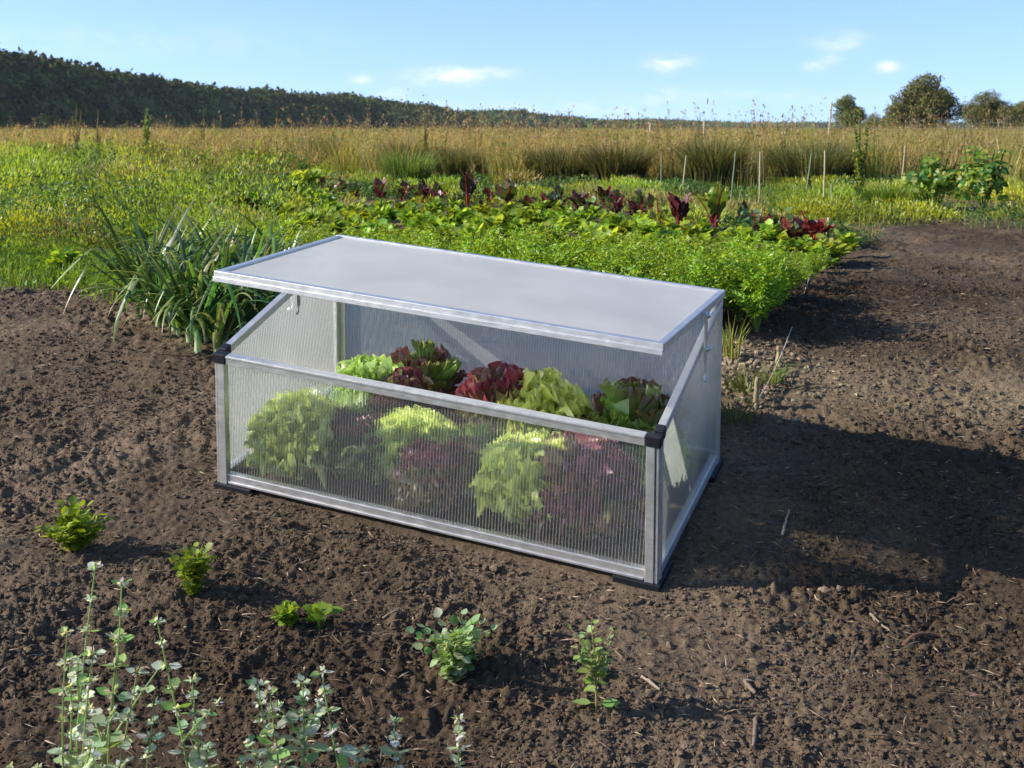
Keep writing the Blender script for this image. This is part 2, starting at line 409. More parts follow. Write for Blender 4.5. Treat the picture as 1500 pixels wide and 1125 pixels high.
# crumbs and fibres lying on the soil
_p = (1+5**.5)/2
ICO = nz(np.array([[-1,_p,0],[1,_p,0],[-1,-_p,0],[1,-_p,0],[0,-1,_p],[0,1,_p],[0,-1,-_p],[0,1,-_p],[_p,0,-1],[_p,0,1],[-_p,0,-1],[-_p,0,1]]))
ICOF = np.array([[0,11,5],[0,5,1],[0,1,7],[0,7,10],[0,10,11],[1,5,9],[5,11,4],[11,10,2],[10,7,6],[7,1,8],[3,9,4],[3,4,2],[3,2,6],[3,6,8],[3,8,9],[4,9,5],[2,4,11],[6,2,10],[8,6,7],[9,8,1]])
def lumps(g, x, y, r, col, squash=.65):
    B = len(x); V = ICO[None]*(1+rng.uniform(-.32,.32,(B,12,1)))*np.stack([rng.uniform(.7,1.4,B),rng.uniform(.6,1.1,B),rng.uniform(.5,.9,B)*squash/.65],-1)[:,None]
    a = rng.uniform(0,2*PI,B); c, s = np.cos(a)[:,None], np.sin(a)[:,None]
    V = np.stack([V[...,0]*c-V[...,1]*s, V[...,0]*s+V[...,1]*c, V[...,2]], -1)*r[:,None,None]
    V += np.stack([x, y, soil_h(x,y)+r*.25], -1)[:,None]
    f = (np.arange(B)*12)[:,None,None]+ICOF[None]
    g.add(V.reshape(-1,3), f.reshape(-1,3), np.repeat(col, 12, axis=0))
def wedge(B, y0, y1, pw=0., half=.47, pad=.25):
    """random spots in front of the place, denser close by"""
    u = rng.uniform(0, 1, B); y = y0*(y1/y0)**u if pw == 0 else (y0+(y1-y0)*u)
    return rng.uniform(-1, 1, B)*(half*y+pad), y
def inside_frame(x, y, pad=0.):
    q = np.stack([x-ORG[0], y-ORG[1]], -1)
    u = q@RB[:2,0]/np.dot(RB[:2,0],RB[:2,0]); v = q@RB[:2,1]/np.dot(RB[:2,1],RB[:2,1])
    return (u > -pad)&(u < W_+pad)&(v > -pad)&(v < D_+pad)
g = Geo()
x, y = wedge(150000, 1.5, 5.6); k = ~inside_frame(x, y, .002)&(perlin(x*3.1,y*3.1,60)+rng.normal(0,.3,len(x)) > -.25); x, y = x[k], y[k]
r = np.clip(rng.lognormal(math.log(.0027), .48, len(x)), .0012, .014)
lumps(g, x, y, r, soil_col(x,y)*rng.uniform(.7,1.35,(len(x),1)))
B = 480; x = .68+rng.normal(0,.11,B); y = 3.72+rng.normal(0,.12,B); k = ~inside_frame(x,y,.03)
lumps(g, x[k], y[k], rng.uniform(.003,.011,B)[k], np.array([[.25,.2,.13]])*rng.uniform(.6,1.3,(B,1))[k])
tag(g.build("soil_crumbs", MSOIL, smooth=False), "loose crumbs and clods of soil", "soil crumbs", kind="stuff")
g = Geo()
x, y = wedge(24000, 1.5, 4.8); k = ~inside_frame(x, y, .02); x, y = x[k], y[k]; B = len(x)
az = rng.uniform(0, 2*PI, B); d = np.stack([np.cos(az), np.sin(az), rng.uniform(-.1,.35,B)], -1)
ln = rng.uniform(.006,.03,B)*rng.choice([1,1,1,2],B)
place(g, DIA, DIAF, np.stack([x,y,soil_h(x,y)+.003],-1), basis(d, rdir(B,.2,1)), np.stack([rng.uniform(.0010,.0026,B),ln,ln],-1), cmix([(.26,.19,.12),(.16,.115,.075),(.13,.095,.065),(.36,.28,.19),(.10,.07,.05),(.18,.13,.09)], B))
tag(g.build("plant_fibres", MWOOD, smooth=False), "bits of straw, bark and root fibre scattered over the soil", "plant debris", kind="stuff")

# single sticks and a stone one can point at
def stick(name, pts, r, col, label, cat):
    P = np.array([ground(px, py)+[0,0,dz] for px,py,dz in pts]); P[:,2] = soil_h(P[:,0],P[:,1])+np.array([q[2] for q in pts])
    g = Geo(); n = len(P); t = np.linspace(0, n-1, 9); PP = np.stack([np.interp(t, np.arange(n), P[:,a]) for a in range(3)], -1)
    PP += rng.normal(0, r*.25, PP.shape); tube(g, PP, r*np.linspace(1,.75,9)*rng.uniform(.85,1.15,9), col, 6)
    o = g.build(name, MWOOD); return tag(o, label, cat)
stick("root_piece", [(1322,948,-.002),(1345,934,.006),(1375,929,.007),(1400,931,-.004)],   .005, (.13,.07,.04), "curved reddish brown root lying on the soil by the right edge", "root")
stick("twig", [(1090,1000,.006),(1106,1018,.007)], .0048, (.17,.13,.095), "short thick pale twig on the soil, farther of two", "twig")
stick("twig", [(1108,1050,.006),(1104,1092,.007)], .005, (.16,.12,.09), "longer pale twig on the soil at the bottom edge of the photo", "twig")
stick("twig", [(1275,905,.004),(1302,932,.006)], .003, (.2,.16,.11), "thin straight light twig on the soil left of the red root", "twig")
stick("twig", [(940,996,.004),(966,1012,.005)], .0035, (.34,.28,.2), "thin light twig just right of the upright sprig", "twig")
stick("twig", [(560,905,.004),(585,899,.005)], .0032, (.22,.17,.12), "small light chip of wood left of the round bushy seedling", "twig")
stick("twig", [(1145,780,.004),(1156,745,.004)], .003, (.36,.3,.2), "fine straw stalk in the shadow right of the cold frame", "straw")
g = Geo(); p = ground(1207, 866); lumps(g, np.array([p[0], p[0]+.03, p[0]-.03]), np.array([p[1],p[1]-.008,p[1]+.006]), np.array([.014,.010,.008]), np.array([[.26,.2,.15],[.2,.16,.13],[.3,.22,.16]]))
tag(g.build("soil_clod", MSOIL), "pale brown clod broken in pieces right of the cold frame shadow", "clod")

# ------------------------------------------------------------------ cold frame
CF = empty("cold_frame", ORG, "aluminium cold frame with translucent panes and its lid propped open", "cold frame")
CF.matrix_world = Matrix([[*RB[r], ORG[r]] for r in range(3)]+[[0,0,0,1]])
def shear(v):
    v = np.asarray(v, float).copy(); z = v[:,2].copy(); v[:,0] += SHX*z; v[:,1] += SHY*z; return v
def bevbox(g, v, c):
    fl = np.dot(np.cross(v[4]-v[0], v[2]-v[0]), v[1]-v[0]) < 0      # keep faces looking outwards
    g.add(v, BOXF[:,::-1] if fl else BOXF, c)
AL = (.8,.8,.8); BK = (.008,.009,.013)
def part(name, boxes, mat, parent, col=AL, bev=.0012, sh=True):
    g = Geo()
    for b in boxes:
        v = b if isinstance(b, np.ndarray) else box_v(*b)
        bevbox(g, shear(v) if sh else v, col)
    o = g.build(name, mat, parent, smooth=False)
    if bev:
        m = o.modifiers.new("edge", 'BEVEL'); m.width = bev; m.segments = 2; m.limit_method = 'ANGLE'
    return o
def zt(v): return HF+(HB-HF)*v/D_
def slope_bar(u0, u1, v0, v1, d0, d1):
    return np.array([[u, v, zt(v)+d] for u in (u0,u1) for v in (v0,v1) for d in (d0,d1)])
RH, RW = .024, .02
# bottom rails
part("bottom_rail", [((.004,0,.006),(W_-.004,.018,.028)), ((.03,-.003,.006),(W_-.03,-.0005,.012))], MALU, CF)
part("bottom_rail", [((.004,D_-.018,.006),(W_-.004,D_,.028))], MALU, CF)
for u0, u1 in ((0,.018),(W_-.018,W_)):
    part("bottom_rail", [((u0,.02,.006),(u1,D_-.02,.027))], MALU, CF)
# corner posts: a broad flange and a narrow lip with a groove between
for s in (0, 1):
    U = lambda a: a if s == 0 else W_-a
    bx = lambda a0,a1,v0,v1,z0,z1: ((min(U(a0),U(a1)),v0,z0),(max(U(a0),U(a1)),v1,z1))
    part("corner_post", [bx(.0075,.0265,-.004,.014,.004,HF-.006), bx(-.001,.0055,-.002,.016,.004,HF-.006), bx(-.003,.0045,.0165,.026,.004,HF-.004)], MALU, CF)
    part("corner_post", [bx(0,.026,D_-.014,D_+.003,.004,HB-.004), bx(-.002,.01,D_-.03,D_-.0145,.004,HB-.012)], MALU, CF)
# top rails
part("top_rail", [((.03,-.003,HF-.021),(W_-.03,.017,HF)), ((.03,-.0045,HF-.006),(W_-.03,-.0035,HF-.0015))], MALU, CF)
part("top_rail", [((.004,D_-.016,HB-.022),(W_-.004,D_+.002,HB))], MALU, CF)
for u0, u1 in ((-.002,.015),(W_-.015,W_+.002)):
    part("sloped_rail", [slope_bar(u0,u1,.03,D_-.004,-.019,.0)], MALU, CF)
# black corner caps and feet
for s in (0, 1):
    U = lambda a: a if s == 0 else W_-a
    bx = lambda a0,a1,v0,v1,z0,z1: ((min(U(a0),U(a1)),v0,z0),(max(U(a0),U(a1)),v1,z1))
    a, b = min(U(-.0038),U(.0165)), max(U(-.0038),U(.0165))
    part("corner_cap", [bx(-.004,.029,-.0055,.018,HF-.021,HF+.002), slope_bar(a,b,.0185,.042,-.0205,.003)], MBLACK, CF, BK, .002)
    part("foot", [bx(-.008,.095,-.010,.02,-.014,.0055), bx(-.0085,.02,.0205,.1,-.014,.0052)], MBLACK, CF, BK, .002)
    part("foot", [bx(-.008,.07,D_-.02,D_+.008,-.014,.0055), bx(-.0085,.02,D_-.1,D_-.0205,-.014,.0052)], MBLACK, CF, BK, .002)
# panes (4 mm twin-wall sheet)
def two_skins(o, axis, sign):
    o.data.materials.append(MSKIN)
    for p in o.data.polygons: p.material_index = 0 if p.normal[axis]*sign > .7 else 1
def pane(name, v, mat, label, axis, sign):
    o = part(name, [v], mat, CF, (.9,.9,.9), 0); o["label"] = label; two_skins(o, axis, sign); return o
pane("front_pane", box_v((.02,.005,.02),(W_-.02,.009,HF-.012)), MP_FRONT, "clear ribbed front pane showing the lettuces blurred", 1, -1)
pane("back_pane", box_v((.02,D_-.009,.02),(W_-.02,D_-.005,HB-.012)), MP_BACK, "milky ribbed back pane", 1, 1)
for u0 in (.005, W_-.009):
    v = np.array([[u, q, z] for u in (u0,u0+.004) for q,z0,z1 in ((.02,.02,zt(.02)-.012),(D_-.02,.02,zt(D_-.02)-.012)) for z in (z0,z1)])
    pane("side_pane", v, MP_SIDE, "milky ribbed side pane with sloping top", 0, -1 if u0 < .5 else 1)
# lid
LID = empty("lid", (0,0,0), None, None); LID.parent = CF
ca, sa = math.cos(LA), math.sin(LA)
def lidv(b):
    """lid coordinates: u across, q from the hinge to the free edge, n off the sheet"""
    v = box_v(*b); return np.stack([v[:,0], D_+.01-v[:,1]*ca+v[:,2]*sa, HB+.01+v[:,1]*sa+v[:,2]*ca], -1)
two_skins(part("lid_pane", [lidv(((.006,.006,-.004),(W_-.006,LS-.006,.001)))], MP_LID, LID, (.9,.9,.9), 0), 2, 1)
part("lid_rail", [lidv(((-.004,LS-.018,-.013),(W_+.004,LS,.006))), lidv(((-.004,LS-.0005,-.018),(W_+.004,LS+.004,-.006)))], MALU, LID)
part("lid_rail", [lidv(((-.004,0,-.012),(W_+.004,.015,.006)))], MALU, LID)
for u0, u1 in ((-.004,.011),(W_-.011,W_+.004)):
    part("lid_rail", [lidv(((u0,.0155,-.012),(u1,LS-.0185,.0055)))], MALU, LID)
# stays: thin bar with hooked end and two wing nuts, one on either side
for s, ue in ((0, -.004), (1, W_+.004)):
    st = empty("lid_stay", (0,0,0), None, None); st.parent = CF
    sg = 1 if s else -1
    vv = D_*.615
    q = (D_+.01-vv)/ca
    ztop = HB+.01+q*sa-.006; zb = .315
    u = ue+sg*.006
    part("stay_bar", [((u-.0015,vv-.0075,zb),(u+.0035,vv+.0075,ztop+.006))], MALU, st, AL, .0008)
    g = Geo()
    P = np.array([[u,vv,zb],[u,vv-.001,zb-.012],[u+sg*.003,vv-.008,zb-.017],[u+sg*.004,vv-.014,zb-.012]])
    tube(g, shear(P), .003, AL, 8); g.build("stay_hook", MALU, st)
    for z in (ztop-.002, zt(vv)-.006):
        g = Geo(); c = np.array([u+sg*.002, vv, z])
        tube(g, shear(np.array([c, c+[sg*.006,0,0], c+[sg*.009,0,0]])), [.006,.006,.003], AL, 8)
        for k in (-1, 1):
            tube(g, shear(np.array([c+[sg*.006,0,0], c+[sg*.009,k*.007,.003], c+[sg*.012,k*.012,.007]])), [.0022,.0032,.0026], AL, 6)
        g.build("wing_nut", MALU, st)

# ------------------------------------------------------------------ lettuces
def lettuce(seed, R, H, kind, at, nleaf=36):
    """kind: green / red frilly, oak = lobed red and green"""
    r_ = np.random.default_rng(seed); g = Geo()
    nu, nv = 25, 13
    s = np.linspace(-1, 1, nu)[:,None]; t = np.linspace(0, 1, nv)[None]
    for i in range(nleaf):
        q = (i+.5)/nleaf                      # 0 inner .. 1 outer
        az = i*2.39996+r_.uniform(-.3,.3)
        ln = H*(1.05-.45*q**2)*r_.uniform(.82,1.1)
        lean = .08+.95*q**1.2+r_.uniform(-.1,.1)
        hw = R*(.58+.2*q)*r_.uniform(.85,1.15)
        if kind == 'oak':
            wd = hw*(.22+.78*t**.8)*(1+.28*np.sin(t*15+r_.uniform(0,6)))*(1-.35*t**4)
        else:
            wd = hw*(.22+1.0*t**.9)*(1-.25*t**5)
        curl = lean+.8*(t-.35)*q
        th = curl*np.ones_like(s)
        rad = np.cumsum(np.sin(th)*ln/nv, 1); zz = np.cumsum(np.cos(th)*ln/nv, 1)
        rad = rad-rad[:,:1]+.012*R/.1; zz = zz-zz[:,:1]+.01
        edge = np.maximum(np.abs(s)**2, t**3)
        ph = r_.uniform(0, 6, 4); am = (.30 if kind != 'oak' else .13)*hw
        ruf = am*edge*t*(np.sin(s*9+ph[0]+t*5)+.7*np.sin(s*17+ph[1]-t*13)+.5*np.sin(t*21+ph[2]+s*6)+(.45*np.sin(s*34+ph[3]+t*9)+.35*np.sin(t*44-s*12+ph[0]))*(kind != 'oak'))
        xx = s*wd+.25*am*edge*np.sin(t*24+ph[3])
        cup = .35*hw*(1-.8*q)*s**2*t
        rad = rad-cup+ruf*np.cos(th); zz = zz-ruf*np.sin(th)*.9+.4*am*edge*np.cos(s*13+ph[1])
        c, sn = math.cos(az), math.sin(az)
        V = np.stack([rad*c-xx*sn, rad*sn+xx*c, zz*np.ones_like(s)], -1)
        V += r_.normal(0, .0022*R/.1, V.shape)*edge[...,None]
        e = np.clip(edge*t**.5, 0, 1)[...,None]
        mid = np.exp(-(s/.1)**2)*(1-t*.7); mid = mid[...,None]
        k = r_.uniform(.85,1.15)
        if kind == 'green': col = np.array([.58,.66,.09])*(1-e)+np.array([.74,.82,.22])*e
        elif kind == 'red':
            f = np.clip(-.1+1.1*e+r_.choice([-.45,-.1,.1,.25]), 0, 1)
            col = np.array([.30,.32,.08])*(1-f)+np.array([.27,.05,.095])*f
        else:
            f = np.clip(.05+.8*e+r_.choice([-.7,-.4,.05,.35]), 0, 1)
            col = np.array([.26,.38,.06])*(1-f)+np.array([.18,.06,.06])*f
        col = (col*k)*(1-.5*mid)+np.array([.45,.5,.28])*.5*mid
        ii = (np.arange(nu-1)*nv)[:,None]+np.arange(nv-1)[None]
        # leaves press against the panes instead of going through them
        Q = (V.reshape(-1,3)+at-ORG)@RB; wz = Q[:,2].copy(); Q[:,0] -= SHX*wz; Q[:,1] -= SHY*wz
        lo, hi, so_ = np.array([.022,.022]), np.array([W_-.022,D_-.022]), .03
        for a_, (l_, h_) in enumerate(zip(lo, hi)):
            c_ = Q[:,a_]; d_ = np.maximum(l_+so_-c_, 0); c_ = c_+d_-so_*(1-np.exp(-d_/so_))
            d_ = np.maximum(c_-(h_-so_), 0); Q[:,a_] = c_-d_+so_*(1-np.exp(-d_/so_))
        Q[:,0] += SHX*wz; Q[:,1] += SHY*wz
        V = Q@RB.T+ORG-at
        g.add(V.reshape(-1,3), np.stack([ii,ii+nv,ii+nv+1,ii+1],-1).reshape(-1,4), np.broadcast_to(col,(nu,nv,3)).reshape(-1,3))
    return g.mesh("lettuce", ML)
LET = [ # base px, py, kind, radius, height, label
 (436,700,'green',.10,.185,"pale green frilly lettuce at the left end behind the front pane"),
 (520,703,'oak',.095,.165,"brownish red and green lettuce between the two left green ones behind the front pane"),
 (607,708,'green',.088,.165,"pale green frilly lettuce in the middle behind the front pane, above a red one"),
 (636,750,'red',.085,.145,"dark red frilly lettuce low in the middle right behind the front pane"),
 (776,775,'green',.085,.20,"tall pale green frilly lettuce right of centre behind the front pane"),
 (852,790,'red',.105,.21,"dark red frilly lettuce in the right half behind the front pane"),
 (546,622,'green',.095,.165,"pale green frilly lettuce rising over the front rail farthest left"),
 (596,640,'red',.062,.155,"dark red frilly lettuce over the front rail beside the lobed one at the left"),
 (625,618,'oak',.078,.205,"tall lobed red and green lettuce against the back pane at the left"),
 (728,655,'red',.062,.19,"dark red lettuce over the middle of the front rail, left of a green one"),
 (795,668,'green',.092,.19,"big pale green frilly lettuce over the middle of the front rail"),
 (928,702,'oak',.10,.22,"mixed red and green lobed lettuce in the right back corner of the frame"),
 (960,718,'green',.05,.15,"small light green lettuce leaning on the right side pane"),
 (700,720,'oak',.085,.15,"dim red green lettuce half hidden between the middle and right ones"),
]
for k, (px, py, kd, R, H, lab) in enumerate(LET):
    p = ground(px, py)
    q = (p-ORG)@RB; u_ = np.clip(q[0], .07, W_-.07); v_ = np.clip(q[1], .085, D_-.085); p = BW(u_, v_, 0)
    o = put("lettuce", lettuce(100+k, R, H, kd, p), p)
    tag(o, lab, "lettuce", "lettuces growing in the cold frame")

# ------------------------------------------------------------------ vegetables
def carrot(seed):
    global rng
    keep = rng; rng = np.random.default_rng(seed); g = Geo()
    pos=[]; dr=[]; ln=[]; base=[]
    for i in range(13):
        az = rng.uniform(0, 2*PI); L_ = rng.uniform(.17,.29); lean = rng.uniform(.1,.75)
        t = np.linspace(0,1,8); th = lean*(.5+1.1*t)
        P = np.stack([np.cumsum(np.sin(th))*math.cos(az), np.cumsum(np.sin(th))*math.sin(az), np.cumsum(np.cos(th))], -1)*L_/8
        tube(g, P, np.linspace(.0018,.0008,8), (.14,.24,.03), 4, False)
        fr = nz(np.gradient(P, axis=0)); sd_ = np.array([-math.sin(az), math.cos(az), 0])
        for j in range(10):
            tt = .38+.62*j/9; c = np.array([np.interp(tt, t, P[:,a]) for a in range(3)]); f = fr[min(7,int(tt*7.9))]
            for sg in (-1, 1):
                pl = .062*math.sin(PI*(.25+.75*(1-(tt-.38)/.72)))*rng.uniform(.8,1.2)
                d = nz(sd_*sg+f*.55+rng.normal(0,.18,3))
                for m in range(5):
                    pp = c+d*pl*(.25+.75*m/4)
                    for s2 in ((-1,1) if m < 4 else (0,)):
                        e = nz(d*.7+np.cross(d, fr[3])*s2*.8+rng.normal(0,.25,3))
                        pos.append(pp); dr.append(e); ln.append(rng.uniform(.013,.024))
    pos=np.array(pos); B=len(pos); ln=np.array(ln)
    col = cmix([(.20,.31,.018),(.25,.36,.022),(.15,.25,.016),(.30,.40,.03)], B)
    place(g, DIA, DIAF, pos, basis(np.array(dr), rdir(B,.1,1)), np.stack([ln*.34,ln,ln],-1), col)
    rng = keep
    return g.mesh("carrot_plant", MF)
def leafy(name, seed, n, hh, ls, cols, spread=.7, tpl=LOBED, per=5, stem=(.16,.26,.04), mat=None, tiers=1):
    """rosette of stalks that carry lobed leaflets"""
    global rng
    keep = rng; rng = np.random.default_rng(seed); g = Geo()
    pos=[]; dr=[]; sc=[]
    for i in range(n):
        az = rng.uniform(0, 2*PI); L_ = hh*rng.uniform(.45,1.1); lean = rng.uniform(.05,spread)
        t = np.linspace(0,1,6); th = lean*(.4+.9*t)
        P = np.stack([np.cumsum(np.sin(th))*math.cos(az), np.cumsum(np.sin(th))*math.sin(az), np.cumsum(np.cos(th))], -1)*L_/6
        P -= P[0]
        tube(g, P, np.linspace(.011,.006,6)*ls/.2*hh/.2*.9, stem, 5, False)
        f = nz(P[-1]-P[-2]); sd_ = np.array([-math.sin(az), math.cos(az), 0])
        out = np.array([math.cos(az), math.sin(az), 0])
        for lv in range(tiers):
            tip = P[-1]*(1-.27*lv)+rng.normal(0, ls*.25, 3)*(lv > 0)
            for j in range(per):
                a = (j-(per-1)/2)
                d = nz(f*.5+out*.45+sd_*a*.55+rng.normal(0,.18+.5*(lv > 0),3))
                back = -f*L_*.12*abs(a)
                pos.append(tip+back); dr.append(d); sc.append(ls*rng.uniform(.7,1.2)*(1-.12*abs(a)))
    pos=np.array(pos); B=len(pos)
    R = basis(np.array(dr), nz(np.array([0,0,1.])+rng.normal(0,.35,(B,3))))
    place(g, tpl[0], tpl[1], pos, R, np.array(sc), cmix(cols, B))
    rng = keep
    return g.mesh(name, mat or MF)
def bigleaf(name, seed, n, H, Wd, stemc, cols, upright=.35, stem_frac=.45, sw=.007):
    """chard / beet: thick coloured stalk running up as midrib of a crinkled blade"""
    global rng
    keep = rng; rng = np.random.default_rng(seed); g = Geo()
    nu, nv = 9, 10
    s = np.linspace(-1,1,nu)[:,None]; t = np.linspace(0,1,nv)[None]
    for i in range(n):
        az = i*2.4+rng.uniform(-.4,.4); L_ = H*rng.uniform(.7,1.12); lean = rng.uniform(.05, upright*2)
        tt = np.linspace(0,1,14); th = lean*(.5+1.2*tt**1.5)
        P = np.stack([np.cumsum(np.sin(th))*math.cos(az), np.cumsum(np.sin(th))*math.sin(az), np.cumsum(np.cos(th))], -1)*L_/14
        P -= P[0]
        cs = np.array(stemc)*rng.uniform(.8,1.2)
        tube(g, P, np.linspace(sw,sw*.3,14), cs, 6, False)
        q = stem_frac+(1-stem_frac)*t[0]
        Q = np.stack([np.interp(q, tt, P[:,a]) for a in range(3)], -1)
        T = nz(np.gradient(Q, axis=0)); sd_ = np.array([-math.sin(az), math.cos(az), 0.]); nn_ = np.cross(T, sd_)
        wd = Wd*np.sin(PI*np.clip(t*.93+.05,0,1)**.8)**.8*rng.uniform(.8,1.15)
        ph = rng.uniform(0,6,3)
        ruf = Wd*(.17*np.sin(t*17+s*3+ph[0])+.1*np.sin(t*29-s*5+ph[1]))*np.abs(s)+.35*np.abs(s)*wd*rng.uniform(-.2,.8)
        V = Q[None]+(s*wd)[...,None]*sd_+ruf[...,None]*nn_[None]
        c = np.array(cols[rng.integers(len(cols))])*rng.uniform(.75,1.25)
        mid = np.exp(-(s/.16)**2)[...,None]
        col = np.broadcast_to(c*(1-mid*.7)+cs*mid*.7, V.shape)
        ii = (np.arange(nu-1)*nv)[:,None]+np.arange(nv-1)[None]
        g.add(V.reshape(-1,3), np.stack([ii,ii+nv,ii+nv+1,ii+1],-1).reshape(-1,4), col.reshape(-1,3))
    rng = keep
    return g.mesh(name, MW)
G0 = ground(1110, 590); GV = np.array([.33,.944]); GU = np.array([.944,-.33])
def bed(s, v):
    q = G0[:2]+GV*v-GU*s; return np.array([q[0], q[1], float(terr(q[0], q[1]))])
CAR = [carrot(i) for i in range(4)]
for row, v in enumerate((.47,.62,.80,.98,1.2,1.42)):
    for s in np.arange(.03, 2.25, .108):
        p = bed(s+rng.uniform(-.04,.04), v+rng.uniform(-.06,.06))
        o = put("carrot_plant", CAR[rng.integers(4)], p, rng.uniform(0,6.3), rng.uniform(.7,.95)*(1, 1, .9, .72, .58, .5)[row])
        tag(o, "feathery bright green carrot top in the dense bed behind the cold frame", "carrot plant", "carrots in rows behind the cold frame")
CEL = [leafy("celery_plant", 20+i, 24, .16, .046, [(.21,.31,.02),(.27,.37,.03),(.12,.2,.018),(.32,.41,.05)], .95, tiers=2) for i in range(4)]
def redline(px): return np.interp(px, [300,480,600,740,900,1000,1190,1300], [280,287,299,310,316,338,362,372])
for v in (1.75,1.98,2.22,2.48,2.78,3.1,3.45,3.85,4.3):
    for s in np.arange(.0, 3.4, .185):
        b_ = bed(s, v); px_, py_ = CX+F*b_[0]/b_[1], HZ-F*b_[2]/b_[1]
        if py_ < redline(px_)+9 or px_ < 415: continue
        p = bed(s+rng.uniform(-.05,.05), v+rng.uniform(-.07,.07))
        o = put("celery_plant", CEL[rng.integers(4)], p, rng.uniform(0,6.3), rng.uniform(.62,.95))
        tag(o, "low leafy celery plant with toothed leaves in the rows behind the carrots", "celery plant", "celery in rows behind the carrots")
RED = [(.11,.016,.026),(.075,.016,.022),(.13,.025,.028)]; DKG = [(.03,.06,.015),(.045,.075,.02),(.05,.02,.018)]; LIM = [(.22,.32,.04),(.16,.25,.03),(.28,.36,.06)]
BEET = [bigleaf("beet_plant", 40+i, 12, .15, .024, (.2,.015,.03), RED+[(.06,.10,.02),(.09,.15,.025),(.05,.04,.02)], .5, .45, .0035) for i in range(5)]
for px in np.r_[np.arange(478, 905, 15.), np.arange(500, 1000, 24.), np.arange(905, 1190, 26.)]:
    px += rng.uniform(-9,9); py = redline(px)+rng.uniform(-12,8)
    if rng.random() < .22 or min(abs(px-q) for q in (1047,995,1190,740,685)) < 17: continue
    o = put("beet_plant", BEET[rng.integers(5)], ground(px, py), rng.uniform(0,6), rng.uniform(.85,1.35))
    tag(o, "small beet with dark red and green leaves in the row behind the celery", "beet plant", "beets in the row behind the celery")
for px, py, cols, st, H, Wd, n, up, lab in [
    (1047,343,LIM,(.33,.05,.05),.30,.048,10,.3,"big chard with lime green leaves on bright red stalks"),
    (995,340,RED,(.2,.02,.03),.25,.045,8,.22,"dark purple chard left of the lime green leaved one"),
    (1190,362,[(.10,.012,.025),(.13,.02,.03)],(.35,.02,.04),.20,.045,9,.45,"crimson chard at the end of the row by the bare soil"),
    (740,312,[(.045,.075,.02),(.07,.1,.025),(.04,.05,.018)],(.3,.03,.03),.27,.055,9,.35,"dark green chard with red stalks, right of the upright dark one"),
    (685,306,[(.03,.035,.016),(.045,.03,.018)],(.4,.06,.02),.30,.05,6,.22,"upright blackish chard with orange red stalks, left of the dark green one"),
    (812,318,DKG,(.4,.12,.05),.2,.045,7,.4,"low chard with orange stalks in the middle of the red row"),
    (965,335,[(.16,.2,.03),(.2,.22,.04)],(.4,.1,.04),.2,.035,6,.3,"small yellowish chard with red stalks beside the purple one"),
    (1150,360,[(.12,.02,.03)],(.3,.03,.04),.13,.03,6,.5,"small low red chard left of the crimson one"),
    (1065,418,[(.14,.03,.03)],(.3,.03,.04),.10,.03,6,.6,"little red leaf rosette peeping from the carrots by the lid corner"),
    (340,262,DKG+RED,(.2,.03,.02),.22,.05,6,.5,"dark leaved dock plant among the yellow green weeds at the left")]:
    o = put("chard_plant", bigleaf("chard_plant", px, n, H, Wd, st, cols, up), ground(px, py), rng.uniform(0,6))
    tag(o, lab, "chard plant")
CAB = [leafy("cabbage_plant", 70+i, 18, .13, .055, [(.10,.17,.06),(.08,.15,.05),(.14,.21,.08)], .9, OVATE, 1) for i in range(2)]
for px, py, sc in [(905,300,1.1),(940,303,1.),(1075,345,1.1),(1105,343,1.),(1135,340,1.1),(1172,318,.9),(870,318,1.)]:
    o = put("kale_plant", CAB[rng.integers(2)], ground(px, py), rng.uniform(0,6), sc)
    tag(o, "grey green young kale plant among the rows near the chard", "kale plant", "kale plants between the rows")

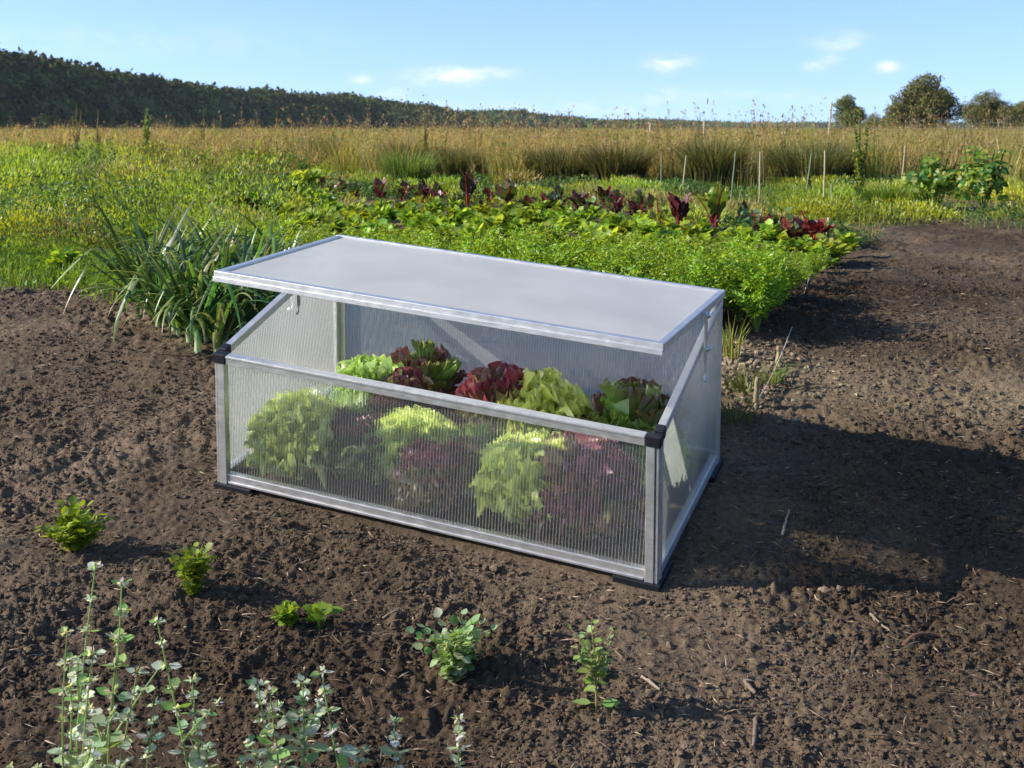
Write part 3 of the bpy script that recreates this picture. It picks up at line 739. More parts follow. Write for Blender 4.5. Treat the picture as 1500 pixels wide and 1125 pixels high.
# leeks
def leek(seed):
    global rng
    keep = rng; rng = np.random.default_rng(seed); g = Geo()
    a0 = rng.uniform(0, PI); hs = rng.uniform(.05,.08)
    z = np.linspace(-.02, hs, 6)
    tube(g, np.stack([0*z,0*z,z],-1), np.linspace(.011,.009,6), np.array([[.5,.55,.32],[.5,.55,.32],[.42,.5,.25],[.25,.36,.14],[.14,.24,.09],[.11,.2,.08]]), 8)
    n = 15
    for i in range(n):
        q = i/(n-1)
        az = a0+PI*(i%2)+rng.normal(0,.55); L_ = rng.uniform(.24,.44)*(.75+.4*math.sin(PI*min(1,q+.15)))
        lean0 = .8*(1-q)+.1+rng.uniform(-.06,.1); curl = rng.uniform(.2,1.9)*(1.1-.6*q)
        kink = rng.random() < .3
        m = 14; t = np.linspace(0,1,m); th = lean0+curl*t**2.2
        if kink: th = th+1.5*smooth(.55,.65,t)
        P = np.stack([np.cumsum(np.sin(th))*math.cos(az), np.cumsum(np.sin(th))*math.sin(az), np.cumsum(np.cos(th))], -1)*L_/m
        P = P-P[0]+np.array([0,0,hs*(.35+.65*q)])
        wd = .0088*rng.uniform(.8,1.15)*np.minimum(1, .75+t*1.2)*(1-t**3)+.0008
        sd_ = np.array([-math.sin(az), math.cos(az), 0.]); T = nz(np.gradient(P, axis=0)); nn_ = np.cross(T, sd_)
        fold = (.55-.35*t)*wd
        tw = rng.uniform(-.6,.6)*t
        S = np.cos(tw)[:,None]*sd_+np.sin(tw)[:,None]*nn_
        U_ = -nn_
        V = np.stack([P+S*wd[:,None]+U_*fold[:,None], P+S*wd[:,None]*.12, P-S*wd[:,None]*.12, P-S*wd[:,None]+U_*fold[:,None]], 1)
        c = np.array([.07,.145,.03])*rng.uniform(.6,1.5) if rng.random() > .06 else np.array([.22,.25,.07])
        tipc = np.array([.30,.27,.10]) if rng.random() < .5 else c
        cc = c*(1-t[:,None]**5)+tipc*t[:,None]**5
        cc = cc*(1-np.exp(-t/.1)[:,None]*.6)+np.array([.25,.34,.14])*np.exp(-t/.1)[:,None]*.6
        C = np.stack([cc*1.15, cc, cc, cc*1.15], 1)
        ii = (np.arange(m-1)*4)[:,None]+np.arange(3)[None]
        g.add(V.reshape(-1,3), np.stack([ii,ii+1,ii+5,ii+4],-1).reshape(-1,4), C.reshape(-1,3))
    rng = keep
    return g.mesh("leek_plant", MW)
LEEK = [leek(200+i) for i in range(7)]
n = 0
for px, py in [(205,452),(232,482),(256,486),(278,500),(306,486),(322,470),(330,452),(362,446),(342,462),(378,474),(405,462),(246,462),(296,478),(326,482),(352,488),(330,508),(302,500),(272,472),(318,440),(292,446),(360,462),(228,448),(392,452),(235,470),(262,492),(290,512),(318,520),(250,455),(283,474),(312,490),(345,500),(275,448),(308,462),(338,474),(368,485),(385,468),(355,455),(325,440),(300,432),(400,450),(372,440),(420,440),(215,462),(262,432),(345,425)]:
    o = put("leek_plant", LEEK[n%7], ground(px, py), rng.uniform(0,6.3), rng.uniform(.75,1.05)); n += 1
    tag(o, "blue green leek with arching strap leaves in the clump left of the cold frame", "leek", "leeks left of the cold frame")

# ------------------------------------------------------------------ seedlings in the near soil
PAR = [(.20,.32,.025),(.15,.26,.02),(.26,.38,.04)]
GRY = [(.2,.29,.1),(.16,.26,.06),(.28,.36,.17),(.34,.4,.24)]
def on_soil(px, py):
    p = ground(px, py); p[2] = float(soil_h(p[0:1], p[1:2])[0])-.004; return p
def seedling(name, me, px, py, rz, label, cat, sc=1.):
    return tag(put(name, me, on_soil(px, py), rz, sc), label, cat)
seedling("parsley_plant", leafy("parsley_plant", 301, 60, .12, .017, PAR, .95, tiers=3), 108, 808, .3, "dense bright green parsley cut by the left edge of the photo", "parsley")
seedling("parsley_plant", leafy("parsley_plant", 302, 34, .118, .016, PAR, .5, tiers=3), 283, 880, 1.3, "upright bright green parsley seedling with a wispy top, left foreground", "parsley")
seedling("small_seedling", leafy("small_seedling", 303, 22, .055, .014, PAR, .9, tiers=2), 420, 921, .2, "small straggly seedling left of the round lobed leaf one", "seedling")
seedling("small_seedling", leafy("small_seedling", 304, 14, .055, .028, [(.2,.31,.02),(.16,.27,.02)], .9, LOBED, 1), 468, 924, .9, "low seedling with a few round lobed yellow green leaves", "seedling")
seedling("bushy_herb", leafy("bushy_herb", 305, 50, .135, .019, GRY, .75, OVATE, 5, (.25,.3,.12), None, 3), 664, 988, .4, "round bushy grey green herb seedling in the centre foreground", "herb")

def sprig(seed, H, nodes, ls, cols, stemc, flower=0., lean=(0,0), r=.0022, curve=.2, branch=0):
    """upright stalk with pairs of opposite leaves, whorls of pale flowers towards the top"""
    global rng
    keep = rng; rng = np.random.default_rng(seed); g = Geo(); pos=[]; dr=[]; sc=[]; fl=[]
    def stalk(p0, d0, H, nodes, ls, flower):
        t = np.linspace(0,1,16); ph = rng.uniform(0,6)
        P = p0+d0*(t*H)[:,None]
        P = P+np.stack([np.sin(t*3+ph)-math.sin(ph), np.cos(t*2.6+ph)-math.cos(ph), 0*t], -1)*H*.028
        P[:,2] += -curve*H*.0*t
        tube(g, P, np.linspace(r,r*.45,16)*(ls/.03)**.3, stemc, 5)
        for j in range(nodes):
            tt = .12+.88*j/(nodes-1); c = np.array([np.interp(tt, t, P[:,a]) for a in range(3)])
            az = (j%2)*PI/2+rng.normal(0,.3)
            sz = ls*(1.15-.72*tt)*rng.uniform(.8,1.2)
            for k in (0, PI):
                d = np.array([math.cos(az+k), math.sin(az+k), rng.uniform(-.25,.55)])
                pos.append(c+nz(d)*sz*.25); dr.append(d); sc.append(sz)
                tube(g, np.array([c, c+nz(d)*sz*.3]), r*.4, stemc, 3, False)
            if tt > 1-flower:
                for k in range(11):
                    d = nz(rng.normal(0,1,3)*[1,1,.55]+[0,0,.25]); fl.append((c+d*ls*.1, d, ls*rng.uniform(.18,.36)))
        return P
    d0 = nz(np.array([lean[0], lean[1], 1.]))
    P = stalk(np.zeros(3), d0, H, nodes, ls, flower)
    for b in range(branch):
        tt = rng.uniform(.2,.65); az = rng.uniform(0,2*PI); q = P[int(tt*15)]
        stalk(q, nz(np.array([math.cos(az)*.8, math.sin(az)*.8, .9])), H*rng.uniform(.25,.42), max(4,nodes//2), ls*.75, flower)
    B = len(pos)
    place(g, OVATE[0], OVATE[1], np.array(pos), basis(np.array(dr), nz(np.array([0,0,1.])+rng.normal(0,.3,(B,3)))), np.array(sc), cmix(cols, B))
    if fl:
        fp = np.array([q[0] for q in fl]); fd = np.array([q[1] for q in fl]); fs = np.array([q[2] for q in fl]); B = len(fl)
        place(g, DIA, DIAF, fp, basis(fd, rdir(B)), np.stack([fs*.7,fs,fs],-1), cmix([(.46,.52,.38),(.6,.62,.55),(.36,.45,.27),(.6,.58,.63)], B))
    rng = keep
    return g.mesh("sprig", MF)
seedling("upright_sprig", sprig(400, .165, 9, .028, [(.22,.33,.08),(.28,.38,.13)], (.36,.33,.15), 0, (-.03,0), .0026, .2, 9), 873, 1043, .5, "thin upright herb sprig with a bushy foot, right of the round one", "herb")
CATC = [(.42,.50,.35),(.34,.44,.24),(.52,.57,.46),(.24,.37,.11)]
for k, (bx, by, top, lab) in enumerate([   # the stalk's foot lies below the photo's lower edge: world x, y and the height its tip has
    (112, 1.88, (128,838), "tallest catmint stalk at the left edge of the photo"),
    (128, 1.93, (176,850), "catmint stalk ending in a flat pale flower head, second from the left"),
    (285, 1.97, (245,905), "slender flowering catmint stalk bent to the left"),
    (312, 1.95, (288,1000), "shorter catmint stalk right of the slender bent one"),
    (400, 1.93, (380,998), "thick catmint stalk with pale flowers left of centre"),
    (440, 1.94, (432,1000), "thick leafy catmint stalk right of its pale flowered neighbour"),
    (520, 1.93, (485,985), "catmint stalk with one bare neck and broad lower leaves"),
    (588, 1.95, (586,1056), "catmint tip just showing over the bottom edge, left of the last one"),
    (668, 1.97, (664,1052), "catmint tip at the bottom edge farthest right"),
    (118, 1.80, (150,960), "broad leafy catmint stalk near the corner, behind the lowest one"),
    (160, 1.90, (168,905), "slim catmint stalk right behind the flat headed one"),
    (85, 1.84, (95,965), "catmint stalk farthest left, beyond the photo's left edge"),
    (420, 1.90, (408,1010), "leafy catmint stalk between the two thick ones left of centre"),
    (103, 1.82, (112,930), "leafy catmint stalk low in the bottom left corner"),
    (150, 1.84, (185,990), "catmint side stalk leaning right in the bottom left corner"),
    (205, 1.88, (215,1035), "low greyish catmint stalk between the corner clump and the bent stalk")]):
    x0 = (bx-CX)/F*by; z0 = float(terr(x0, by)); yt = by+.04
    tx, tz = (top[0]-CX)/F*yt, -(top[1]-HZ)/F*yt
    H = tz-z0
    me = sprig(500+k, H/math.cos(math.atan(math.hypot(tx-x0, .04)/H)), 9 if H > .2 else 7, .036 if k in (4,5,6,9,10) else .03, CATC, (.28,.36,.14), .5, ((tx-x0)/H, .04/H), .0024, .2, 2 if k in (0,1,4,5,9) else 1)
    tag(put("catmint_stalk", me, (x0, by, z0)), lab, "catmint", "catmint stalks along the lower edge")

# ------------------------------------------------------------------ string line with pegs, canes and posts
def peg(name, px, py, h, r, tiltx, col, label, cat, mat=None, mesh_n=7):
    p = ground(px, py); g = Geo(); t = np.linspace(0,1,mesh_n)[:,None]
    P = np.array([0,0,-.03])+t*np.array([tiltx*h, 0, h+.03])+rng.normal(0, r*.12, (mesh_n,3))
    tube(g, P, r*np.linspace(1,.85,mesh_n), col, 7)
    o = g.build(name, mat or MWOOD); o.location = p
    return tag(o, label, cat), p
_, pA = peg("wooden_peg", 1106, 592, .075, .008, .1, (.28,.22,.14), "nearest string peg in the soil right of the cold frame", "peg")
_, pB = peg("wooden_peg", 1137, 536, .06, .007, .15, (.36,.29,.15), "string peg by the pale dry clods", "peg")
_, pC = peg("wooden_peg", 1186, 412, .07, .008, .0, (.24,.2,.13), "farther string peg under the celery row", "peg")
_, pD = peg("wooden_peg", 1212, 345, .10, .009, .1, (.5,.44,.3), "pale peg at the far end of the string by the crimson chard", "peg")
g = Geo()
Q = [pA+[.008,0,.012], pB+[.02,0,.045], pC+[.01,0,.05], pD+[.01,0,.05]]
PP = []
for a, b in zip(Q[:-1], Q[1:]):
    for t in np.linspace(0,1,10)[:-1]: PP.append(a*(1-t)+b*t-np.array([0,0,.008*math.sin(PI*t)]))
tube(g, PP+[Q[-1]], .0014, (.55,.52,.45), 5)
tag(g.build("planting_string", MWOOD), "taut pale planting string stretched along the edge of the dug soil", "string")
for k, (px, py0, py1, tl, lab) in enumerate([
    (968,283,225,.02,"thin garden cane left of the others, in front of the tall grass"),(998,287,228,.12,"garden cane second from left before the tall grass"),
    (1070,296,222,.1,"garden cane behind the lime green chard"),(1112,302,222,.02,"straight garden cane right of the lime green chard"),
    (1178,300,224,.14,"leaning garden cane left of the bolted plant"),(1206,312,220,.03,"tall garden cane beside the bare soil corner"),
    (1218,316,268,.0,"short garden cane next to the tall one by the soil corner"),(1318,283,213,.12,"pale cane right of the bolted plant")]):
    p = ground(px, py0); h = (py0-py1)/F*p[1]
    peg("garden_cane", px, py0, h, .006, tl, [(.2,.24,.16),(.45,.4,.26)][k%2 if k else 0], lab, "cane")
for px, dist, top, r, tl, lab in [(953,24,180,.028,0.,"pale fence post rising from the tall grass, left of two"),(1032,22,177,.028,0.,"pale fence post rising from the tall grass, right of two"),
                              (1211,30,150,.026,.10,"tall pale leaning pole in the meadow left of the first tree")]:
    x0 = (px-CX)/F*dist; h = (HZ-top)/F*dist-LEV
    g = Geo(); t = np.linspace(0,1,7)[:,None]
    tube(g, np.array([0,0,-.1])+t*np.array([tl*h,0,h+.1]), r*np.linspace(1,.8,7), (.42,.37,.26), 8)
    o = g.build("fence_post", MWOOD); o.location = (x0, dist, LEV); tag(o, lab, "post")

# ------------------------------------------------------------------ meadow and weeds
def pxof(x, y): return CX+F*x/y
def front(px): return np.interp(px, [-400,150,300,430,520,600,700,1000,1150,1250,1400,1900], [19,20,18,15.8,14.6,14.0,13.5,12.6,12.2,13,14,14])
TAN = [(.34,.25,.11),(.28,.21,.08),(.24,.21,.065),(.36,.28,.14),(.19,.19,.05),(.30,.18,.09)]
OLV = [(.17,.19,.045),(.13,.17,.035),(.22,.22,.055),(.26,.23,.08)]
g = Geo()
nc_ = 1700
y = 11.8*(46/11.8)**(rng.uniform(0,1,nc_)**1.35); x = rng.uniform(-1,1,nc_)*(.5*y+1)
px = pxof(x, y); fr = front(px)+1.3*perlin(x*.8, y*.8, 70)
k = (y > fr)&(perlin(x*.8, y*.6, 71)+rng.normal(0,.3,nc_) > -.45)&~((px > 1110)&(px < 1250)&(y < 14.5)); x, y = x[k], y[k]; nc_ = len(x)
hc = np.clip(.50+.08*smooth(18,28,y)+.17*perlin(x*.7,y*.5,72)+rng.normal(0,.075,nc_), .22, .80); rc = rng.uniform(.12,.36,nc_)
spec = (np.floor((perlin(x*.7,y*.6,73)+1)*2.4+rng.normal(0,.6,nc_))).astype(int)%5
S0 = np.array([(.16,.18,.04),(.12,.16,.035),(.22,.19,.06),(.09,.12,.03),(.20,.20,.05)]); S1 = np.array([(.40,.30,.10),(.26,.27,.06),(.42,.29,.13),(.22,.17,.07),(.38,.33,.10)])
nb = 84; j = np.repeat(np.arange(nc_), nb); B = len(j)
a_ = rng.uniform(0,2*PI,B); q_ = np.sqrt(rng.uniform(0,1,B))*rc[j]
bx_, by_ = x[j]+q_*np.cos(a_), y[j]+q_*np.sin(a_)
base = np.stack([bx_, by_, terr(bx_,by_)], -1)
h = hc[j]*(1.05-.35*(q_/.36))*rng.uniform(.6,1.2,B)
jit = (1+rng.normal(0,.22,(B,1)))*(1+rng.normal(0,.06,(B,3)))
c0 = np.clip(S0[spec[j]]*1.15*jit, .01, .6); c1 = np.clip(S1[spec[j]]*1.25*jit, .01, .6)
blades(g, base, a_+rng.normal(0,.5,B), h, rng.uniform(.005,.013,B)*(by_/14)**.6, np.abs(rng.normal(.2,.2,B))+.5*q_/.36*rng.uniform(.3,1,B), c0, c1)
x, y = bx_, by_
# seed heads and small leaves on the stalks
k = rng.uniform(0,1,B) < .5; bb = base[k]; n = len(bb); hh = h[k]
for rep in range(2):
    tt = rng.uniform(.35,1.05,n); pos = bb+np.stack([rng.normal(0,.06,n), rng.normal(0,.06,n), hh*tt], -1)
    s_ = rng.uniform(.02,.05,n)*(bb[:,1]/14)**.5
    place(g, DIA, DIAF, pos, basis(rdir(n,-.1,1), rdir(n)), np.stack([s_*.45,s_,s_],-1), np.where((tt > .8)[:,None], cmix(TAN+[(.33,.2,.12)], n), cmix(OLV, n)))
B = 2200; y = rng.uniform(12,22,B); x = rng.uniform(-1,1,B)*(.5*y+1); k = (y > front(pxof(x,y)))&(perlin(x*.9,y*.7,77)+rng.normal(0,.2,B) > .18); x, y = x[k], y[k]; B = len(x)
hh = rng.uniform(.58,.84,B)+.12*perlin(x*1.1,y,78)+rng.exponential(.04,B); az = rng.uniform(0,6.3,B); bb = np.stack([x,y,terr(x,y)],-1); cc = cmix(TAN+OLV, B)
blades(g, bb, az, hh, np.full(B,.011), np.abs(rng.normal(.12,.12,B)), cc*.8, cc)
for rep in range(9):
    tt = rng.uniform(.72,1.03,B); pos = bb+np.stack([.12*hh*tt*tt*np.cos(az)+rng.normal(0,.014,B), .12*hh*tt*tt*np.sin(az)+rng.normal(0,.014,B), hh*tt*.99], -1)
    s_ = rng.uniform(.02,.045,B); place(g, DIA, DIAF, pos, basis(nz(rdir(B)*.6+[0,0,1]), rdir(B)), np.stack([s_*.45,s_,s_],-1), cmix([(.33,.22,.12),(.38,.28,.15),(.25,.15,.09)], B))
B = 16000; y = 44*(190/44)**rng.uniform(0,1,B); x = rng.uniform(-1,1,B)*(.5*y+2); h = .56+.12*perlin(x*.12,y*.06,79)+rng.normal(0,.07,B); cc = cmix(TAN+OLV, B)
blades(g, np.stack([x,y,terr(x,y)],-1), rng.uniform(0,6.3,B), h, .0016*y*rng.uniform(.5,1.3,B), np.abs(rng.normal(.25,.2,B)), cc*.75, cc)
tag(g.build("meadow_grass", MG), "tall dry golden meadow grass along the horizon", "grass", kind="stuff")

# low green weeds between the beds and the meadow
def leafcover(g, x, y, hmax, size, cols, up=.3):
    B = len(x); z = terr(x, y)+rng.uniform(0,1,B)**.8*hmax
    d = rdir(B, -.2, .9); n_ = nz(rdir(B)*.7+np.array([0,0,up+.4]))
    place(g, DIA, DIAF, np.stack([x,y,z],-1), basis(d, n_), np.stack([size*.55,size,size],-1), cols)
g = Geo(); B = 800
y = 5.2*(30/5.2)**rng.uniform(0,1,B); x = rng.uniform(-1,1,B)*(.5*y+.6)
px = pxof(x, y)
vv = (x-G0[0])*GV[0]+(y-G0[1])*GV[1]; ss = -((x-G0[0])*GU[0]+(y-G0[1])*GU[1])
soilz = (x > -.2)&(ss < -.1)&(y < 7.6)
lump = fbm(x*1.3, y*1.0, 3, 80)
k = (y < front(px)+1)&~soilz&((px < 462)|(px > 1225)|(HZ-F*terr(x,y)/y < redline(px)-4))&((vv > 2.75)|(ss > 2.3))&(y > 4.9)&(lump+rng.normal(0,.22,B) > -.4)
x, y = x[k], y[k]; nm = len(x)
kinds = np.array([(.25,.35,.02),(.11,.20,.02),(.32,.37,.025),(.065,.125,.028),(.19,.29,.02),(.24,.21,.06),(.13,.24,.03)])
ki = (np.floor((fbm(x*.55, y*.5, 2, 83)+1.2)*3.2+rng.normal(0,.3,nm))).astype(int)%7
px = pxof(x, y); far_ = smooth(7,12,y)
rm = rng.uniform(.13,.42,nm)*(.7+.045*y); hm = np.minimum(rm*rng.uniform(.4,1.6,nm), .42)
hm = np.where(px > 440, np.minimum(hm, .07+.07*rng.uniform(0,1,nm)), hm)
j = np.repeat(np.arange(nm), 560); B = len(j)
dv = rdir(B, .0, 1.); q = rng.uniform(.7,1.06,B)
wob = 1+.25*np.sin(dv[:,0]*5+j)*np.cos(dv[:,1]*4+j*1.7)
pos = np.stack([x[j]+dv[:,0]*rm[j]*q*wob, y[j]+dv[:,1]*rm[j]*q*wob, dv[:,2]*hm[j]*q*wob], -1); pos[:,2] += terr(pos[:,0], pos[:,1])
broad = np.isin(ki[j], (1,3,6))
sz = rng.uniform(.011,.024,B)*(pos[:,1]/8)**.5*np.where(broad, 1.25, 1.75)
c = np.clip(1.0*kinds[ki[j]]*np.exp(rng.normal(0,.3,nm))[j][:,None]*(1+rng.normal(0,.09,(B,1)))*(1+rng.normal(0,.03,(B,3))), .01, .5)
dirs = np.where(broad[:,None], rdir(B)+dv*.5, dv*.9+np.array([0,0,.75])+rdir(B)*.5)
place(g, DIA, DIAF, pos, basis(nz(dirs), nz(rdir(B)*.5+dv*.9+[0,0,.2])), np.stack([sz*np.where(broad,.6,.26),sz,sz],-1), c)
tag(g.build("weeds", MF), "low mixed green weeds and herbs between the beds and the meadow", "weeds", kind="stuff")
# upright green grass among them
g = Geo(); B = 42000
y = 4.6*(26/4.6)**rng.uniform(0,1,B); x = rng.uniform(-1,1,B)*(.5*y+.6); px = pxof(x,y)
vv = (x-G0[0])*GV[0]+(y-G0[1])*GV[1]; ss = -((x-G0[0])*GU[0]+(y-G0[1])*GU[1])
soilz = (x > -.2)&(ss < -.12)&(y < 7.5+.25*perlin(x*3,y*3,5))
cl = perlin(x*1.3, y*1., 85)
edge = -.47-.0*y
lawn = (px < 420)&(y < 9.5)
k = ~soilz&((px < 462)|(px > 1225)|(HZ-F*terr(x,y)/y < redline(px)-4))&(y < front(px)+2)&((vv > 3.3)|((ss > 2.4)&lawn)|lawn&(y > 4.3+.5*smooth(100,330,px)))&(cl+rng.normal(0,.3,B) > np.where(lawn&(y < 7.5), -.7, np.where(px < 430, .55, .1)))
x, y, px, cl, lawn = x[k], y[k], px[k], cl[k], lawn[k]; B = len(x)
h = np.where(lawn, rng.uniform(.04,.10,B), np.where(px < 430, np.clip(.2+.14*cl+rng.normal(0,.07,B), .05, .5), np.clip(.09+.07*cl+rng.normal(0,.035,B)+.03*smooth(10,13,y), .04, .22)))
c1 = np.where(lawn[:,None], cmix([(.14,.24,.02),(.19,.28,.025),(.11,.2,.02)], B), cmix([(.15,.23,.03),(.2,.25,.045),(.1,.17,.03),(.26,.25,.07)], B))
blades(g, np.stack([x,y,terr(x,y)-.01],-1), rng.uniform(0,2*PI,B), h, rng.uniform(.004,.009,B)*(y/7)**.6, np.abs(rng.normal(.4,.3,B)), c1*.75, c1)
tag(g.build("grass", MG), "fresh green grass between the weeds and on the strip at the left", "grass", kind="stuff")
# lawn edge close by on the left
g = Geo(); B = 26000
py = rng.uniform(330, 450, B); px = rng.uniform(-150, 330, B)
edge_ = np.interp(px, [-150,103,160,215,270,330], [405,428,436,470,505,520])+rng.normal(0,9,B)
k = py < edge_-4; px, py = px[k], py[k]
s_ = (py-HZ)/F; y = .62/s_; a = (px-CX)/F; y = np.where(y < 4.3, y*0+np.minimum(y,4.3), y); x = a*y; B = len(x)
z = terr(x,y)
h = rng.uniform(.04,.12,B); c1 = cmix([(.13,.23,.02),(.18,.28,.025),(.1,.19,.02),(.2,.27,.03)], B)
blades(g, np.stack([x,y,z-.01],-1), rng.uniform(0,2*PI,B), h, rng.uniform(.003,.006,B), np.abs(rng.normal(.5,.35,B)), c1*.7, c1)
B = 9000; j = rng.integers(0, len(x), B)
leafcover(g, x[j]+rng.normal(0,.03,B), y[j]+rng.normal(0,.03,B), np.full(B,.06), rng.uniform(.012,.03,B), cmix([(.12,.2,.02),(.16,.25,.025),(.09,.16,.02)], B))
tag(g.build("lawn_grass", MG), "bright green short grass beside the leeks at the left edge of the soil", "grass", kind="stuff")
# herbs and leafy weeds large enough to stand out one by one
HERB = [leafy("herb_plant", 90+i, 22, (.2,.26,.17)[i%3], (.05,.035,.07)[i%3], [[(.24,.34,.025),(.30,.38,.03)],[(.10,.19,.025),(.14,.24,.03)],[(.33,.36,.03),(.26,.33,.03)],[(.08,.15,.03),(.12,.2,.04)]][i%4], .8, LOBED if i%2 else OVATE, 4, (.2,.24,.05), None, 2) for i in range(6)]
for k in range(85):
    px_, py_ = rng.uniform(60, 475), 232+175*rng.uniform(0,1)**1.2
    if px_ > 300 and py_ > 330: continue
    o = put("herb_plant", HERB[rng.integers(6)], ground(px_, py_), rng.uniform(0,6.3), rng.uniform(.7,1.35)*(1.2 if py_ < 290 else .75 if py_ < 325 else .48))
    tag(o, "leafy green weed standing in the overgrown strip left of the crop rows", "weed", "leafy weeds in the overgrown strip")
# yellow flower umbels at the left
g = Geo()
for _ in range(150):
    px_, py_ = rng.choice([205,265,330,400])+rng.normal(0,26), rng.choice([214,226,238])+rng.normal(0,5); p = ground(px_, py_)
    h_ = rng.uniform(.25,.5); n = 22
    tube(g, np.array([p, p+[rng.normal(0,.03),0,h_]]), .004, (.16,.22,.04), 4, False)
    pos = p+np.stack([rng.normal(0,.07,n), rng.normal(0,.07,n), h_+rng.normal(0,.008,n)], -1)
    s_ = rng.uniform(.012,.026,n); place(g, DIA, DIAF, pos, basis(rdir(n,-.1,.2), nz(rdir(n)*.3+[0,0,1])), s_, cmix([(.42,.38,.03),(.34,.34,.03),(.48,.42,.05)], n))
tag(g.build("flowering_weeds", MF), "yellow green flowering umbels in the weeds at the left", "flowering weeds", kind="stuff")

# dark rush tussocks and other plants that can be told apart
def tussock(seed, R, H, cols, n=1300, bend=.35):
    global rng
    keep = rng; rng = np.random.default_rng(seed); g = Geo()
    a = rng.uniform(0,2*PI,n); r = R*np.sqrt(rng.uniform(0,1,n))*.5
    b = np.stack([r*np.cos(a), r*np.sin(a), np.zeros(n)], -1)
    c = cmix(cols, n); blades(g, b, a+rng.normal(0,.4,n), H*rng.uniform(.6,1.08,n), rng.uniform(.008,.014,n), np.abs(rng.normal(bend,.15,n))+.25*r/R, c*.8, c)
    rng = keep; return g.mesh("tussock", MG)
RSH = [(.06,.08,.025),(.09,.105,.03),(.14,.14,.045),(.2,.17,.07)]
for k, (px, d, R, H, lab) in enumerate([(488,17,.5,.55,"dark rush tussock farthest left in the tall grass"),(598,15,.42,.5,"dark round rush tussock left of centre in the tall grass"),(668,14.2,.5,.42,"low rush tussock at the foot of the tall grass near the centre"),
        (825,13.6,.7,.45,"broad dark rush tussock in the middle of the tall grass"),(905,13.2,.55,.48,"dark rush tussock right of the broad one"),(1185,13.4,.75,.5,"dark hollow looking tussock behind the canes"),(1250,14,.7,.5,"dark tussock behind the bolted plant"),(1045,13,.5,.55,"brownish tussock behind the lime green chard")]):
    o = put("rush_tussock", tussock(600+k, R, H, RSH), ((px-CX)/F*d, d, LEV), 0); tag(o, lab, "tussock", "rush tussocks in the meadow")
o = put("dead_stalk_heap", tussock(650, .9, .42, [(.34,.3,.25),(.26,.22,.18),(.42,.38,.32)], 420, .9), ((118-CX)/F*13, 13, LEV)); tag(o, "heap of dead grey stalks among the weeds at the left edge", "stalk heap")
o = put("dry_grass_tuft", tussock(651, .5, .3, [(.3,.22,.11),(.36,.27,.14)], 500, .5), ((172-CX)/F*12.4, 12.4, LEV)); tag(o, "dry tan grass tuft right of the dead stalk heap", "grass tuft")
o = put("green_grass_tuft", tussock(652, .45, .42, [(.12,.2,.04),(.17,.23,.05)], 700, .3), ((595-CX)/F*12.6, 12.6, LEV)); tag(o, "upright fresh green grass tuft left of centre before the meadow", "grass tuft")
o = put("green_grass_tuft", tussock(653, .3, .24, [(.13,.24,.03),(.17,.27,.03)], 700, .5), ground(1300, 312)); tag(o, "bright green grass tuft at the far edge of the dug soil", "grass tuft")
for px, py, s_, lab in [(1075,618,.5,"small grass tuft at the back corner of the cold frame"),(1128,560,.4,"thin weed tuft between the two near string pegs"),(1090,572,.45,"small grass tuft beside the nearest string peg")]:
    o = put("grass_tuft", tussock(654+px, .2, .2, [(.10,.16,.03),(.15,.21,.04),(.2,.22,.06)], 40, 1.0), ground(px, py), 0, s_); tag(o, lab, "grass tuft")
o = put("onion_seedling", tussock(700, .1, .3, [(.26,.32,.06),(.32,.36,.08)], 22, .25), ground(1072, 528), 0, .5); tag(o, "yellowing thin stalks standing between the carrots and the cold frame", "onion")

def tallweed(seed, H, ls, cols, stem, n=20, fl=None, br=4, tpl=None):
    global rng
    keep = rng; rng = np.random.default_rng(seed); g = Geo(); pos=[]; dr=[]
    t = np.linspace(0,1,10)
    for b in range(br):
        az = rng.uniform(0,2*PI); k = rng.uniform(0,.16) if b else 0; hb = H*(rng.uniform(.6,.95) if b else 1)
        P = np.stack([k*hb*t**1.3*math.cos(az), k*hb*t**1.3*math.sin(az), hb*t], -1)+rng.normal(0,.006,(10,3))
        P[0] = 0
        tube(g, P, np.linspace(.008,.003,10)*H/.6, stem, 5)
        for j in range(n):
            tt = rng.uniform(.15,1); pos.append([np.interp(tt,t,P[:,a]) for a in range(3)]); dr.append(nz(rdir(1,-.1,.8)[0]+[0,0,.35]))
    pos=np.array(pos); B=len(pos); zf = pos[:,2]/H
    tv, tf = OVATE if tpl is None else (DIA*[.28,1,1], DIAF)
    place(g, tv, tf, pos, basis(nz(np.array(dr)+[0,0,0 if tpl is None else .9]), nz(rdir(B)*.5+[0,0,1])), ls*(1.15-.7*zf)*rng.uniform(.6,1.2,B), cmix(cols, B))
    if fl is not None:
        m = 60; j = rng.integers(0,B,m); s_ = rng.uniform(.012,.025,m)
        place(g, DIA, DIAF, pos[j]+rng.normal(0,.03,(m,3))+[0,0,.03], basis(rdir(m), rdir(m)), s_, cmix([fl], m))
    rng = keep; return g.mesh("tall_weed", MF)
YG = [(.16,.25,.04),(.22,.3,.05),(.12,.19,.03)]
